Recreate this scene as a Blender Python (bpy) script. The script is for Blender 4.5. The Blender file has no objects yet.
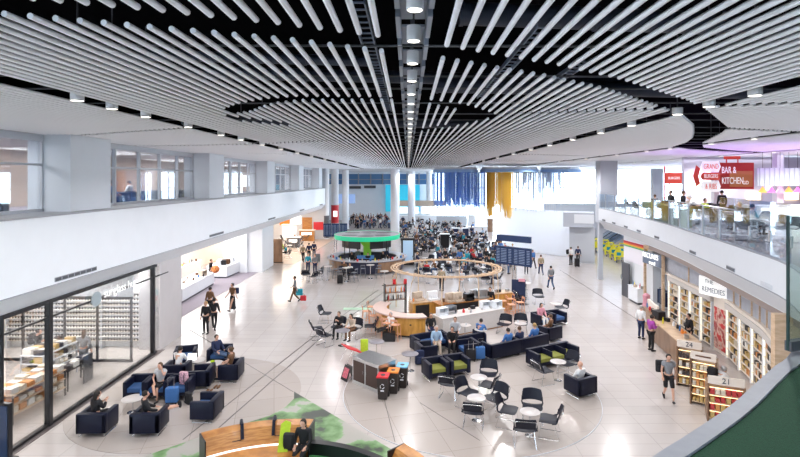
import bpy, bmesh, math, random
from mathutils import Vector, Matrix
PI = math.pi
R = math.radians
random.seed(7)
SC = bpy.context.scene
COL = SC.collection

# ---------------------------------------------------------------- camera, world, exposure
H = 7.6                      # eye height above the concourse floor
F = 500.0                    # focal length in pixels of an 800 px wide frame
cam = bpy.data.cameras.new('camera'); cam_o = bpy.data.objects.new('camera', cam); COL.objects.link(cam_o)
cam.sensor_width = 36.0; cam.lens = 36.0 * F / 800.0
cam.shift_x = -8 / 800.0; cam.shift_y = -48.5 / 800.0
cam.clip_start = 0.1; cam.clip_end = 400
cam_o.location = (0, 0, H); cam_o.rotation_euler = (R(90), 0, 0)
SC.camera = cam_o
SC.view_settings.view_transform = 'Standard'; SC.view_settings.look = 'None'
SC.view_settings.gamma = 1.0; SC.view_settings.use_curve_mapping = False
SC.view_settings.exposure = 0.42
w = bpy.data.worlds.new('sky'); SC.world = w; w.use_nodes = True
wn = w.node_tree.nodes; wl = w.node_tree.links
bg = wn['Background']; bg.inputs[0].default_value = (0.72, 0.86, 1.0, 1); bg.inputs[1].default_value = 8.0

def P(px, py, z=0.0):
    """point of the place seen at picture position px, py and lying at height z"""
    k = (H - z) / (py - 180.0)
    return Vector(((px - 408.0) * k, F * k, z))

# ---------------------------------------------------------------- materials
MATS = {}
def mat(name, col, rough=0.5, metal=0.0, emit=None, es=0.0, noise=0.0, nscale=20.0, spec=0.5, coat=0.0, bump=0.0):
    if name in MATS: return MATS[name]
    m = bpy.data.materials.new(name); m.use_nodes = True
    nt = m.node_tree; b = nt.nodes['Principled BSDF']
    b.inputs['Base Color'].default_value = (*col, 1); b.inputs['Roughness'].default_value = rough
    b.inputs['Metallic'].default_value = metal
    b.inputs['Specular IOR Level'].default_value = spec
    b.inputs['Coat Weight'].default_value = coat
    if emit: b.inputs['Emission Color'].default_value = (*emit, 1); b.inputs['Emission Strength'].default_value = es
    if noise > 0 or bump > 0:
        tc = nt.nodes.new('ShaderNodeTexCoord'); n = nt.nodes.new('ShaderNodeTexNoise')
        n.inputs['Scale'].default_value = nscale; n.inputs['Detail'].default_value = 3
        nt.links.new(tc.outputs['Object'], n.inputs['Vector'])
        if noise > 0:
            r = nt.nodes.new('ShaderNodeValToRGB')
            r.color_ramp.elements[0].color = (*[max(0, c * (1 - noise)) for c in col], 1)
            r.color_ramp.elements[1].color = (*[min(1, c * (1 + noise)) for c in col], 1)
            r.color_ramp.elements[0].position = .3; r.color_ramp.elements[1].position = .7
            nt.links.new(n.outputs['Fac'], r.inputs['Fac']); nt.links.new(r.outputs['Color'], b.inputs['Base Color'])
        if bump > 0:
            bp = nt.nodes.new('ShaderNodeBump'); bp.inputs['Strength'].default_value = bump; bp.inputs['Distance'].default_value = .01
            nt.links.new(n.outputs['Fac'], bp.inputs['Height']); nt.links.new(bp.outputs['Normal'], b.inputs['Normal'])
    MATS[name] = m; return m

def tile_mat(name, c1, c2, cm, w_, h_, rot=0.0, rough=0.12, mortar=0.006, off=0.0):
    m = bpy.data.materials.new(name); m.use_nodes = True; nt = m.node_tree; b = nt.nodes['Principled BSDF']
    tc = nt.nodes.new('ShaderNodeTexCoord'); mp = nt.nodes.new('ShaderNodeMapping')
    mp.inputs['Rotation'].default_value[2] = rot
    br = nt.nodes.new('ShaderNodeTexBrick'); br.offset = off
    br.inputs['Color1'].default_value = (*c1, 1); br.inputs['Color2'].default_value = (*c2, 1); br.inputs['Mortar'].default_value = (*cm, 1)
    br.inputs['Scale'].default_value = 1.0; br.inputs['Mortar Size'].default_value = mortar
    br.inputs['Brick Width'].default_value = w_; br.inputs['Row Height'].default_value = h_
    nt.links.new(tc.outputs['Object'], mp.inputs['Vector']); nt.links.new(mp.outputs['Vector'], br.inputs['Vector'])
    n = nt.nodes.new('ShaderNodeTexNoise'); n.inputs['Scale'].default_value = .35; n.inputs['Detail'].default_value = 4
    nt.links.new(tc.outputs['Object'], n.inputs['Vector'])
    mx = nt.nodes.new('ShaderNodeMix'); mx.data_type = 'RGBA'; mx.blend_type = 'MULTIPLY'; mx.inputs[0].default_value = .25
    nt.links.new(br.outputs['Color'], mx.inputs[6]); nt.links.new(n.outputs['Color'], mx.inputs[7])
    hs = nt.nodes.new('ShaderNodeHueSaturation'); hs.inputs['Saturation'].default_value = .85
    nt.links.new(mx.outputs[2], hs.inputs['Color'])
    nt.links.new(br.outputs['Color'], b.inputs['Base Color'])
    b.inputs['Roughness'].default_value = rough
    n2 = nt.nodes.new('ShaderNodeTexNoise'); n2.inputs['Scale'].default_value = 1.5
    nt.links.new(tc.outputs['Object'], n2.inputs['Vector'])
    mr = nt.nodes.new('ShaderNodeMapRange'); mr.inputs[3].default_value = rough * .92; mr.inputs[4].default_value = rough * 1.1
    nt.links.new(n2.outputs['Fac'], mr.inputs[0]); nt.links.new(mr.outputs[0], b.inputs['Roughness'])
    b.inputs['Coat Weight'].default_value = .22; b.inputs['Coat Roughness'].default_value = .08
    MATS[name] = m; return m

def glass_mat(name, tint=(.93, .97, .97), gloss=.08):
    m = bpy.data.materials.new(name); m.use_nodes = True; nt = m.node_tree
    nt.nodes.remove(nt.nodes['Principled BSDF']); out = nt.nodes['Material Output']
    t = nt.nodes.new('ShaderNodeBsdfTransparent'); t.inputs[0].default_value = (*tint, 1)
    g = nt.nodes.new('ShaderNodeBsdfGlossy'); g.inputs['Roughness'].default_value = .02
    fr = nt.nodes.new('ShaderNodeFresnel'); fr.inputs[0].default_value = 1.35
    mth = nt.nodes.new('ShaderNodeMath'); mth.operation = 'MULTIPLY_ADD'; mth.inputs[1].default_value = .45; mth.inputs[2].default_value = gloss * .3
    nt.links.new(fr.outputs[0], mth.inputs[0])
    mx = nt.nodes.new('ShaderNodeMixShader'); nt.links.new(mth.outputs[0], mx.inputs[0])
    nt.links.new(t.outputs[0], mx.inputs[1]); nt.links.new(g.outputs[0], mx.inputs[2]); nt.links.new(mx.outputs[0], out.inputs[0])
    MATS[name] = m; return m

def wood_mat(name, c1, c2, scale=3.0, rough=.35, stripes=14.0, coat=.2):
    m = bpy.data.materials.new(name); m.use_nodes = True; nt = m.node_tree; b = nt.nodes['Principled BSDF']
    tc = nt.nodes.new('ShaderNodeTexCoord'); mp = nt.nodes.new('ShaderNodeMapping'); mp.inputs['Scale'].default_value = (1, 1, stripes)
    n = nt.nodes.new('ShaderNodeTexNoise'); n.inputs['Scale'].default_value = scale; n.inputs['Detail'].default_value = 5
    r = nt.nodes.new('ShaderNodeValToRGB'); r.color_ramp.elements[0].color = (*c1, 1); r.color_ramp.elements[1].color = (*c2, 1)
    r.color_ramp.elements[0].position = .35; r.color_ramp.elements[1].position = .65
    nt.links.new(tc.outputs['Object'], mp.inputs[0]); nt.links.new(mp.outputs[0], n.inputs['Vector'])
    nt.links.new(n.outputs['Fac'], r.inputs[0]); nt.links.new(r.outputs[0], b.inputs['Base Color'])
    b.inputs['Roughness'].default_value = rough; b.inputs['Coat Weight'].default_value = coat
    MATS[name] = m; return m

def voro_mat(name, cols, scale=1.2, rough=.5):
    m = bpy.data.materials.new(name); m.use_nodes = True; nt = m.node_tree; b = nt.nodes['Principled BSDF']
    tc = nt.nodes.new('ShaderNodeTexCoord'); n = nt.nodes.new('ShaderNodeTexNoise'); n.inputs['Scale'].default_value = scale; n.inputs['Detail'].default_value = 6
    r = nt.nodes.new('ShaderNodeValToRGB'); cr = r.color_ramp
    while len(cr.elements) < len(cols): cr.elements.new(.5)
    for e, (p, c) in zip(cr.elements, cols): e.position = p; e.color = (*c, 1)
    nt.links.new(tc.outputs['Object'], n.inputs['Vector']); nt.links.new(n.outputs['Fac'], r.inputs[0]); nt.links.new(r.outputs[0], b.inputs['Base Color'])
    b.inputs['Roughness'].default_value = rough
    MATS[name] = m; return m

FLOOR = tile_mat('floor_tile', (.56, .515, .495), (.525, .485, .465), (.36, .325, .31), 1.2, .6, rough=.2)
FLOOR2 = tile_mat('floor_tile_turned', (.63, .56, .505), (.60, .53, .48), (.34, .30, .27), 1.2, .6, rot=R(29), rough=.18)
FLOOR3 = tile_mat('floor_tile_tan', (.47, .42, .39), (.44, .395, .365), (.28, .25, .23), 1.2, 1.2, rot=R(-15), rough=.24)
WHITE = mat('white_paint', (.80, .83, .87), .55, noise=.01, nscale=2)
WALLW = mat('wall_white', (.82, .86, .91), .6, noise=.012, nscale=1.5)
WALLG = mat('wall_greige', (.56, .54, .55), .6, noise=.02, nscale=2)
WALLL = mat('wall_lavender', (.55, .54, .66), .6, noise=.02, nscale=2)
CREAM = mat('wall_cream', (.80, .72, .64), .6, noise=.03, nscale=2)
BAFFLE = mat('baffle_white', (.93, .94, .99), .4)
VOID = mat('void_black', (.004, .004, .005), .9, spec=0.0)
RAIL = mat('rail_grey', (.10, .105, .12), .5, .2)
DUCT = mat('duct_grey', (.035, .045, .075), .5, .1)
BRACK = mat('bracket_white', (.30, .34, .42), .4)
LAMPW = mat('lamp_body', (.85, .85, .86), .4)
LAMPE = mat('lamp_glow', (1, .95, .85), .4, emit=(1, .95, .88), es=1.8)
DGREY = mat('dark_grey', (.08, .085, .10), .5)
MGREY = mat('mid_grey', (.28, .30, .34), .5)
LGREY = mat('light_grey', (.58, .61, .66), .5)
BLACK = mat('black_metal', (.012, .012, .015), .35)
CHROME = mat('chrome', (.75, .76, .78), .18, 1.0)
STEEL = mat('brushed_steel', (.55, .56, .58), .3, 1.0, noise=.08, nscale=30)
GLASS = glass_mat('glass_clear', (.97, .98, .98), gloss=.02)
GLASSG = glass_mat('glass_green', (.84, .93, .90), .05)
GLASSB = glass_mat('glass_bluish', (.86, .91, .95), .06)
NAVY = mat('navy_leather', (.006, .008, .024), .42, spec=.25, noise=.2, nscale=40, bump=.05)
BLUES = mat('blue_fabric', (.03, .09, .24), .75, noise=.15, nscale=60)
LIME = mat('lime_fabric', (.21, .225, .04), .8, noise=.12, nscale=60)
SHELLN = mat('shell_plastic', (.007, .009, .020), .45, spec=.3)
TABLEW = mat('table_white', (.54, .51, .50), .3)
TABLEG = mat('table_grey', (.22, .21, .24), .35)
WOODO = wood_mat('wood_orange', (.36, .14, .03), (.56, .26, .07), stripes=10)
WOODG = wood_mat('wood_gold', (.50, .24, .04), (.72, .38, .09), stripes=.3, scale=6)
WOODL = wood_mat('wood_light', (.55, .38, .24), (.70, .52, .36), stripes=4)
WOODD = wood_mat('wood_dark', (.12, .05, .03), (.22, .10, .05), stripes=.4)
WOODB = wood_mat('wood_brown', (.20, .11, .06), (.32, .19, .11), stripes=.3)
TERR = mat('terrazzo', (.62, .59, .57), .35, noise=.22, nscale=90)
PINKST = mat('stool_pink_wood', (.72, .36, .22), .5)
TURF = mat('green_turf', (.010, .060, .028), .95, noise=.35, nscale=120, bump=.6)
CARPET = mat('carpet_mauve', (.27, .24, .28), .9, noise=.12, nscale=60)
CARPETT = mat('carpet_tan', (.50, .40, .33), .35, noise=.12, nscale=8)
GRAPH = voro_mat('floor_graphic', [(0, (.02, .03, .03)), (.40, (.04, .05, .04)), (.45, (.10, .22, .07)), (.53, (.22, .36, .18)), (.56, (.38, .37, .34)), (1, (.42, .39, .37))], .9, .4)
GREENP = mat('green_panel', (.02, .50, .26), .4, emit=(.03, .8, .4), es=.25)
GREENG = mat('green_glow', (.16, .36, .05), .4, emit=(.35, .9, .08), es=.15)
RED = mat('red_paint', (.62, .02, .03), .4)
ORANGE = mat('orange_paint', (.80, .25, .03), .4)
YELLOW = mat('yellow_paint', (.78, .72, .04), .4)
CYAN = mat('cyan_print', (.03, .48, .68), .4, emit=(.05, .6, .85), es=.35)
LITW = mat('lit_white', (.9, .9, .9), .4, emit=(1, .97, .93), es=1.0)
SIGNW = mat('sign_white', (.85, .85, .85), .4, emit=(1, 1, 1), es=.35)
LITWARM = mat('lit_warm', (1, .8, .5), .4, emit=(1, .72, .38), es=3.0)
LITSHELF = mat('lit_shelf_strip', (1, .9, .75), .4, emit=(1, .86, .66), es=1.0)
SCREEN = mat('screen_blue', (.015, .03, .08), .25, emit=(.03, .06, .16), es=.15)
SCREENL = mat('screen_lines', (.2, .27, .42), .3, emit=(.4, .5, .7), es=.06)
SKIN = [mat('skin_light', (.62, .36, .26), .5), mat('skin_tan', (.46, .25, .16), .5), mat('skin_brown', (.20, .10, .06), .5)]
EYE = mat('eye_dark', (.02, .015, .015), .2)
HAIR = [mat('hair_dark', (.015, .01, .008), .6), mat('hair_brown', (.09, .045, .02), .6), mat('hair_grey', (.4, .38, .37), .6), mat('hair_blond', (.42, .26, .10), .6)]
CLOTH = {}
def cloth(n, c): CLOTH[n] = mat('cloth_' + n, c, .85, noise=.1, nscale=25); return CLOTH[n]
for n, c in dict(black=(.012, .012, .015), navy=(.015, .025, .075), white=(.75, .75, .76), grey=(.22, .23, .25), blue=(.05, .16, .42), teal=(.02, .30, .40),
                 red=(.55, .03, .04), purple=(.36, .06, .34), beige=(.55, .45, .36), denim=(.05, .09, .18), pale_blue=(.35, .50, .68), pink=(.65, .30, .36),
                 khaki=(.32, .26, .17), lime=(.42, .58, .03), brown=(.16, .08, .04), light_grey=(.48, .49, .52)).items(): cloth(n, c)

# ---------------------------------------------------------------- builders
class MB:
    def __init__(s): s.bm = bmesh.new(); s.mi = 0
    def _m(s, faces):
        if s.mi:
            for f in faces: f.material_index = s.mi
        return s
    def box(s, c, d, rz=0.0, bev=0.0, rx=0.0, ry=0.0):
        M = Matrix.Translation(c) @ Matrix.Rotation(rz, 4, 'Z') @ Matrix.Rotation(ry, 4, 'Y') @ Matrix.Rotation(rx, 4, 'X') @ Matrix.Diagonal((*d, 1))
        r = bmesh.ops.create_cube(s.bm, size=1, matrix=M)
        vs = r['verts']; fs = {f for v in vs for f in v.link_faces}
        s._m(fs)
        if bev > 0:
            es = list({e for v in vs for e in v.link_edges})
            bmesh.ops.bevel(s.bm, geom=es, offset=min(bev, .45 * min(d)), segments=2, profile=.6, affect='EDGES')
        return s
    def cyl(s, p0, p1, r, seg=12, r2=None, caps=True):
        p0 = Vector(p0); p1 = Vector(p1); d = p1 - p0
        q = d.to_track_quat('Z', 'Y').to_matrix().to_4x4()
        M = Matrix.Translation((p0 + p1) / 2) @ q
        x = bmesh.ops.create_cone(s.bm, cap_ends=caps, segments=seg, radius1=r, radius2=r if r2 is None else r2, depth=max(d.length, 1e-4), matrix=M)
        s._m({f for v in x['verts'] for f in v.link_faces}); return s
    def tube(s, pts, r, seg=8, closed=False, rad=None):
        pts = [Vector(p) for p in pts]; n = len(pts); rings = []
        up = Vector((0, 0, 1))
        for i, p in enumerate(pts):
            a = pts[(i - 1) % n] if (closed or i > 0) else p
            b = pts[(i + 1) % n] if (closed or i < n - 1) else p
            t = (b - a).normalized()
            x = t.cross(up) if abs(t.dot(up)) < .95 else t.cross(Vector((1, 0, 0)))
            x.normalize(); y = t.cross(x).normalized()
            rr = rad[i] if rad else r
            rings.append([s.bm.verts.new(p + (x * math.cos(2 * PI * k / seg) + y * math.sin(2 * PI * k / seg)) * rr) for k in range(seg)])
        fs = []
        for i in range(n if closed else n - 1):
            A = rings[i]; B = rings[(i + 1) % n]
            for k in range(seg): fs.append(s.bm.faces.new((A[k], A[(k + 1) % seg], B[(k + 1) % seg], B[k])))
        if not closed: fs.append(s.bm.faces.new(list(reversed(rings[0])))); fs.append(s.bm.faces.new(rings[-1]))
        return s._m(fs)
    def lathe(s, prof, c=(0, 0, 0), seg=24, a0=0.0, a1=2 * PI, sx=1.0, sy=1.0):
        full = abs(a1 - a0 - 2 * PI) < 1e-6; n = seg if full else seg + 1
        rings = []
        for i in range(n):
            a = a0 + (a1 - a0) * i / seg
            rings.append([s.bm.verts.new((c[0] + r * math.cos(a) * sx, c[1] + r * math.sin(a) * sy, c[2] + z)) for r, z in prof])
        fs = []
        for i in range(n if full else n - 1):
            A = rings[i]; B = rings[(i + 1) % n]
            for k in range(len(prof) - 1): fs.append(s.bm.faces.new((A[k], B[k], B[k + 1], A[k + 1])))
        if not full:
            try: fs.append(s.bm.faces.new(rings[0])); fs.append(s.bm.faces.new(list(reversed(rings[-1]))))
            except Exception: pass
        return s._m(fs)
    def ring(s, c, r0, r1, z0, z1, seg=48, a0=0.0, a1=2 * PI, sx=1.0, sy=1.0):
        return s.lathe([(r0, z0), (r1, z0), (r1, z1), (r0, z1), (r0, z0)], c, seg, a0, a1, sx, sy)
    def disc(s, c, r, h, seg=32, sx=1.0, sy=1.0):
        return s.lathe([(.0005, 0), (r, 0), (r, h), (.0005, h)], c, seg, 0, 2 * PI, sx, sy)
    def prism(s, pts, z0, z1):
        A = [s.bm.verts.new((p[0], p[1], z0)) for p in pts]; B = [s.bm.verts.new((p[0], p[1], z1)) for p in pts]
        fs = [s.bm.faces.new(list(reversed(A))), s.bm.faces.new(B)]; n = len(pts)
        for i in range(n): fs.append(s.bm.faces.new((A[i], A[(i + 1) % n], B[(i + 1) % n], B[i])))
        return s._m(fs)
    def strip(s, path, prof):
        """sweep profile [(offset, z)] along a plan path; offset is to the right of the path"""
        rows = []
        n = len(path)
        for i, p in enumerate(path):
            a = Vector(path[max(0, i - 1)]); b = Vector(path[min(n - 1, i + 1)]); t = (b - a).normalized(); nr = Vector((t.y, -t.x))
            rows.append([s.bm.verts.new((p[0] + nr.x * o, p[1] + nr.y * o, z)) for o, z in prof])
        m = len(prof); fs = []
        for i in range(n - 1):
            for k in range(m): fs.append(s.bm.faces.new((rows[i][k], rows[i + 1][k], rows[i + 1][(k + 1) % m], rows[i][(k + 1) % m])))
        fs.append(s.bm.faces.new(rows[0])); fs.append(s.bm.faces.new(list(reversed(rows[-1]))))
        return s._m(fs)
    def sph(s, c, r, sx=1, sy=1, sz=1, u=14, v=9, rx=0.0):
        M = Matrix.Translation(c) @ Matrix.Rotation(rx, 4, 'X') @ Matrix.Diagonal((r * sx, r * sy, r * sz, 1))
        x = bmesh.ops.create_uvsphere(s.bm, u_segments=u, v_segments=v, radius=1, matrix=M)
        return s._m({f for q in x['verts'] for f in q.link_faces})
    def mesh(s, name, mats, smooth=False):
        bmesh.ops.recalc_face_normals(s.bm, faces=s.bm.faces[:])
        me = bpy.data.meshes.new(name); s.bm.to_mesh(me); s.bm.free()
        for m in (mats if isinstance(mats, (list, tuple)) else [mats]): me.materials.append(m)
        if smooth:
            for p in me.polygons: p.use_smooth = True
            try: me.set_sharp_from_angle(angle=R(40))
            except Exception: pass
        return me
    def obj(s, name, mats, parent=None, smooth=False):
        o = bpy.data.objects.new(name, s.mesh(name, mats, smooth)); COL.objects.link(o)
        if parent is not None: o.parent = parent
        return o

def tag(o, label, cat, group=None, kind=None):
    o['label'] = label; o['category'] = cat
    if group: o['group'] = group
    if kind: o['kind'] = kind
    return o
def thing(name, label, cat, loc=(0, 0, 0), rz=0.0, group=None):
    o = bpy.data.objects.new(name, None); COL.objects.link(o); o.empty_display_size = .2
    o.location = loc; o.rotation_euler = (0, 0, rz); return tag(o, label, cat, group)
def struct(name, mb, m, smooth=False):
    o = mb.obj(name, m, smooth=smooth); o['kind'] = 'structure'; return o
def text_mb(s, size, ext=.01, align='CENTER'):
    c = bpy.data.curves.new('lettering', 'FONT'); c.body = s; c.size = size; c.extrude = ext; c.align_x = align; c.align_y = 'CENTER'
    o = bpy.data.objects.new('lettering', c); COL.objects.link(o)
    bpy.context.view_layer.update()
    me = bpy.data.meshes.new_from_object(o.evaluated_get(bpy.context.evaluated_depsgraph_get()))
    bpy.data.objects.remove(o); bpy.data.curves.remove(c); return me
def text(s, size, m, parent, loc, rz=0.0, name='lettering', ext=.008, sx=1.0):
    """upright lettering that reads from local -Y"""
    me = text_mb(s, size, ext); me.materials.clear(); me.materials.append(m)
    o = bpy.data.objects.new(name, me); COL.objects.link(o); o.parent = parent
    o.location = loc; o.rotation_euler = (R(90), 0, rz); o.scale = (sx, 1, 1); return o
CH = {}
def kids(o):
    return [c for c in bpy.data.objects if c.parent == o]
def dup(root, loc, rz=0.0, label=None, group=None, sc=None, mats=None):
    if root.name not in CH: CH[root.name] = [(k, kids(k)) for k in kids(root)]
    r = root.copy(); COL.objects.link(r); r.location = loc; r.rotation_euler = (0, 0, rz)
    if label: r['label'] = label
    if group: r['group'] = group
    if sc: r.scale = (sc, sc, sc) if not isinstance(sc, tuple) else sc
    for k, gs in CH[root.name]:
        c = k.copy(); COL.objects.link(c); c.parent = r
        st = k.name.split('.')[0]
        if mats and st in mats: setm(c, mats[st])
        for g in gs:
            d = g.copy(); COL.objects.link(d); d.parent = c
            if mats and g.name.split('.')[0] in mats: setm(d, mats[g.name.split('.')[0]])
    return r
def setm(o, m):
    if o.material_slots: o.material_slots[0].link = 'OBJECT'; o.material_slots[0].material = m
_used = set()
def place(proto, loc, rz=0.0, label=None, group=None, sc=None, mats=None):
    """the first placement moves the prototype itself, later ones copy it"""
    if proto.name in _used: return dup(proto, loc, rz, label, group, sc, mats)
    kids_ = kids(proto)
    CH[proto.name] = [(k, kids(k)) for k in kids_]
    # keep the prototype clean of colour changes: use it only when no override is asked
    _used.add(proto.name)
    proto.location = loc; proto.rotation_euler = (0, 0, rz)
    if label: proto['label'] = label
    if group: proto['group'] = group
    elif 'group' in proto and group == '': del proto['group']
    if sc: proto.scale = (sc, sc, sc) if not isinstance(sc, tuple) else sc
    if mats:
        for k, gs in CH[proto.name]:
            for q in [k] + gs:
                st = q.name.split('.')[0]
                if st in mats: setm(q, mats[st])
    return proto
def lerp_path(path, n):
    """resample a plan polyline smoothly (Catmull-Rom)"""
    out = []
    m = len(path)
    for i in range(m - 1):
        p0 = Vector(path[max(0, i - 1)]); p1 = Vector(path[i]); p2 = Vector(path[i + 1]); p3 = Vector(path[min(m - 1, i + 2)])
        for k in range(n):
            t = k / n
            out.append(.5 * ((2 * p1) + (p2 - p0) * t + (2 * p0 - 5 * p1 + 4 * p2 - p3) * t * t + (3 * p1 - p0 - 3 * p2 + p3) * t ** 3))
    out.append(Vector(path[-1])); return out
def at_ratio(path, px):
    """point of a plan path seen at picture column px"""
    r = (px - 408) / F; best = None
    for a, b in zip(path, path[1:]):
        fa = a[0] - r * a[1]; fb = b[0] - r * b[1]
        if fa * fb <= 0 and fa != fb:
            t = fa / (fa - fb); return Vector((a[0] + (b[0] - a[0]) * t, a[1] + (b[1] - a[1]) * t)), (Vector(b) - Vector(a)).normalized()
    return None
ORD = ['first', 'second', 'third', 'fourth', 'fifth', 'sixth', 'seventh', 'eighth', 'ninth', 'tenth', 'eleventh', 'twelfth'] + ['%d%s' % (i, 'th' if 10 < i % 100 < 14 else {1: 'st', 2: 'nd', 3: 'rd'}.get(i % 10, 'th')) for i in range(13, 160)]
# __BODY__
# ---------------------------------------------------------------- room lights (lamps of the ceiling, shops and far hall)
def spot(name, loc, power, size=150, rad=.12, col=(1, .97, .97), rot=(0, 0, 0), parent=None):
    l = bpy.data.lights.new(name, 'SPOT'); l.energy = power; l.spot_size = R(size); l.spot_blend = .6; l.shadow_soft_size = rad; l.color = col
    o = bpy.data.objects.new(name, l); COL.objects.link(o); o.location = loc; o.rotation_euler = rot
    if parent is not None: o.parent = parent
    return o
def area(name, loc, sx, sy, power, col=(1, .97, .94), rot=(0, 0, 0)):
    l = bpy.data.lights.new(name, 'AREA'); l.shape = 'RECTANGLE'; l.size = sx; l.size_y = sy; l.energy = power; l.color = col
    o = bpy.data.objects.new(name, l); COL.objects.link(o); o.location = loc; o.rotation_euler = rot; return o
CE = 9.1                      # height of the hung baffle ceiling
LAMP_POWER = 380
# recessed strips of light over the shop interiors and the upper lounge
area('shop_ceiling_light', (-14.6, 16.8, 3.84), 4.5, 6, 430, (1, .94, .9))
area('shop_ceiling_light', (-14.4, 21.9, 3.84), 5, .8, 260, (1, .95, .9))
area('shop_ceiling_light', (-16, 36, 3.84), 5, 12, 700, (1, .97, .95))
area('shop_ceiling_light', (-15, 54, 3.84), 7, 16, 1100, (1, .86, .72))
b_ = [6.1]
for y in (13, 23, 34.5, 45.8, 57): area('lounge_ceiling_light', (-15, y, 8.9), 4, 6, 480, (1, .92, .86))
area('upper_shop_light', (22, 24, 8.9), 5, 7, 170, (.85, .75, 1))
area('upper_shop_light', (20, 34, 8.9), 7, 5, 160, (1, .95, .95))
area('purple_wash_light', (15.8, 24.5, 7.9), 6.5, 9, 110, (.55, .14, 1), (PI, 0, 0))

def frosted(name):
    m = bpy.data.materials.new(name); m.use_nodes = True; nt = m.node_tree; b = nt.nodes['Principled BSDF']
    b.inputs['Base Color'].default_value = (.8, .84, .9, 1); b.inputs['Roughness'].default_value = .25
    t = nt.nodes.new('ShaderNodeBsdfTranslucent'); t.inputs[0].default_value = (.97, .98, 1, 1)
    mx = nt.nodes.new('ShaderNodeMixShader'); mx.inputs[0].default_value = .75
    nt.links.new(b.outputs[0], mx.inputs[1]); nt.links.new(t.outputs[0], mx.inputs[2]); nt.links.new(mx.outputs[0], nt.nodes['Material Output'].inputs[0]); return m
# ---------------------------------------------------------------- the large structure
b = MB(); b.box((8, 44, -.1), (70, 112, .2)); fl = struct('floor', b, FLOOR)
# paved patches lying flush in the floor
def circ(cx, cy, r, n=64, a0=0, a1=2 * PI): return [(cx + r * math.cos(a0 + (a1 - a0) * i / n), cy + r * math.sin(a0 + (a1 - a0) * i / n)) for i in range(n + (abs(a1 - a0) < 6.28))]
b = MB(); b.prism(circ(2.2, 18.1, 4.5), -.05, .012); struct('floor_circle', b, FLOOR3)
b = MB(); b.ring((2.2, 18.1, 0), 4.5, 4.52, -.05, .015, 96); struct('trim_1', b, LGREY)
b = MB(); b.prism(circ(-7.6, 17.6, 3.75), -.05, .012); struct('floor_circle', b, FLOOR3)
b = MB()
gp = [P(x, y) for x, y in ((100, 470), (155, 453), (200, 437.5), (240, 425.5), (270, 416), (286, 407), (294, 399), (294, 392), (400, 455), (430, 473))]
b.prism([(p.x, p.y) for p in gp], -.05, .017); struct('floor_graphic_panel', b, GRAPH)
b = MB(); b.prism([(-17.5, 24.6), (-12.6, 24.6), (-12.3, 45), (-17.5, 45)], -.05, .012); struct('floor_carpet', b, CARPET)
b = MB(); b.prism([(-18.5, 45.2), (-10.3, 45.2), (-9.4, 66), (-18.5, 66)], -.05, .012); struct('floor_cafe', b, CARPETT)
b = MB(); b.box((-11.1, 17.6, .002), (.42, 9.6, .03)); b.box((-11.35, 12.2, .004), (1.1, 2.4, .012), rz=.5); struct('trim_2', b, mat('threshold', (.12, .10, .10), .3))
b = MB()
for a_, c_ in (((183, 440), (316, 335)), ((219, 428), (321, 338)), ((316, 335), (378, 290)), ((321, 338), (384, 292))):
    p = P(*a_); q = P(*c_); d = q - p; b.box(((p.x + q.x) / 2, (p.y + q.y) / 2, .009), (d.length, .035, .014), rz=math.atan2(d.y, d.x))
for a_, c_ in (((293, 392), (190, 330)), ((294, 392), (372, 455)), ((420, 403), (480, 441)), ((372, 352), (395, 442)), ((560, 270), (700, 360))):
    p = P(*a_); q = P(*c_); d = q - p; b.box(((p.x + q.x) / 2, (p.y + q.y) / 2, .009), (d.length, .02, .014), rz=math.atan2(d.y, d.x))
struct('trim_3', b, mat('joint', (.10, .09, .09), .4))

# left side: fascia beam, ledge, piers, upper glazing, lounge
b = MB()
prof = [(-18.5, 5.0), (-18.5, 3.9), (-11.1, 3.9), (-10.6, 4.47), (-10.6, 6.52), (-12.2, 6.52), (-12.2, 5.6), (-18.5, 5.6)]
A = [b.bm.verts.new((x, 3.0, z)) for x, z in prof]; B = [b.bm.verts.new((x, 64.0, z)) for x, z in prof]
b.bm.faces.new(A); b.bm.faces.new(list(reversed(B)))
for i in range(len(prof)): b.bm.faces.new((A[i], B[i], B[(i + 1) % len(prof)], A[(i + 1) % len(prof)]))
struct('wall_left', b, WALLW)
b = MB(); b.box((-11.35, 33.5, 6.545), (1.56, 61, .05)); struct('trim_4', b, mat('coping', (.36, .37, .40), .5))
b = MB(); b.box((-10.605, 33.5, 4.46), (.03, 61, .025)); struct('trim_5', b, MGREY)
PY = [4.9, 16.3, 27.7, 39.1, 50.5, 61.9]
for y in PY:
    b = MB(); b.box((-11.7, y + 1.1, 7.8), (1.4, 2.2, 2.7)); o = struct('wall_pier', b, WALLW)
b = MB()
b.box((-18.4, 33.5, 7.3), (.2, 61, 3.6)); struct('wall_lounge_back', b, mat('lounge_wall', (.42, .32, .26), .7, noise=.25, nscale=.6))
n = 0
for k in range(6):
    y0 = PY[k] + 2.2; y1 = PY[k + 1] if k < 5 else 64.0
    if y1 - y0 < 1: continue
    n += 1
    nb = 5
    b = MB()
    b.box((-11.95, (y0 + y1) / 2, 6.62), (.12, y1 - y0, .1)); b.box((-11.95, (y0 + y1) / 2, 8.1), (.1, y1 - y0, .07)); b.box((-11.95, (y0 + y1) / 2, 8.96), (.14, y1 - y0, .22))
    for i in range(nb + 1): b.box((-11.95, y0 + (y1 - y0) * i / nb, 7.8), (.12, .09, 2.5))
    o = struct('window_%d' % n, b, LGREY)
    g = MB()
    for i in range(nb): g.box((-11.97, y0 + (y1 - y0) * (i + .5) / nb, 7.78), (.02, (y1 - y0) / nb - .09, 2.3))
    g.obj('pane', GLASSB, o)

b = MB(); b.box((-15.3, 33.5, 5.97), (6.2, 61, .76)); struct('floor_lounge', b, CARPET)
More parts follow.
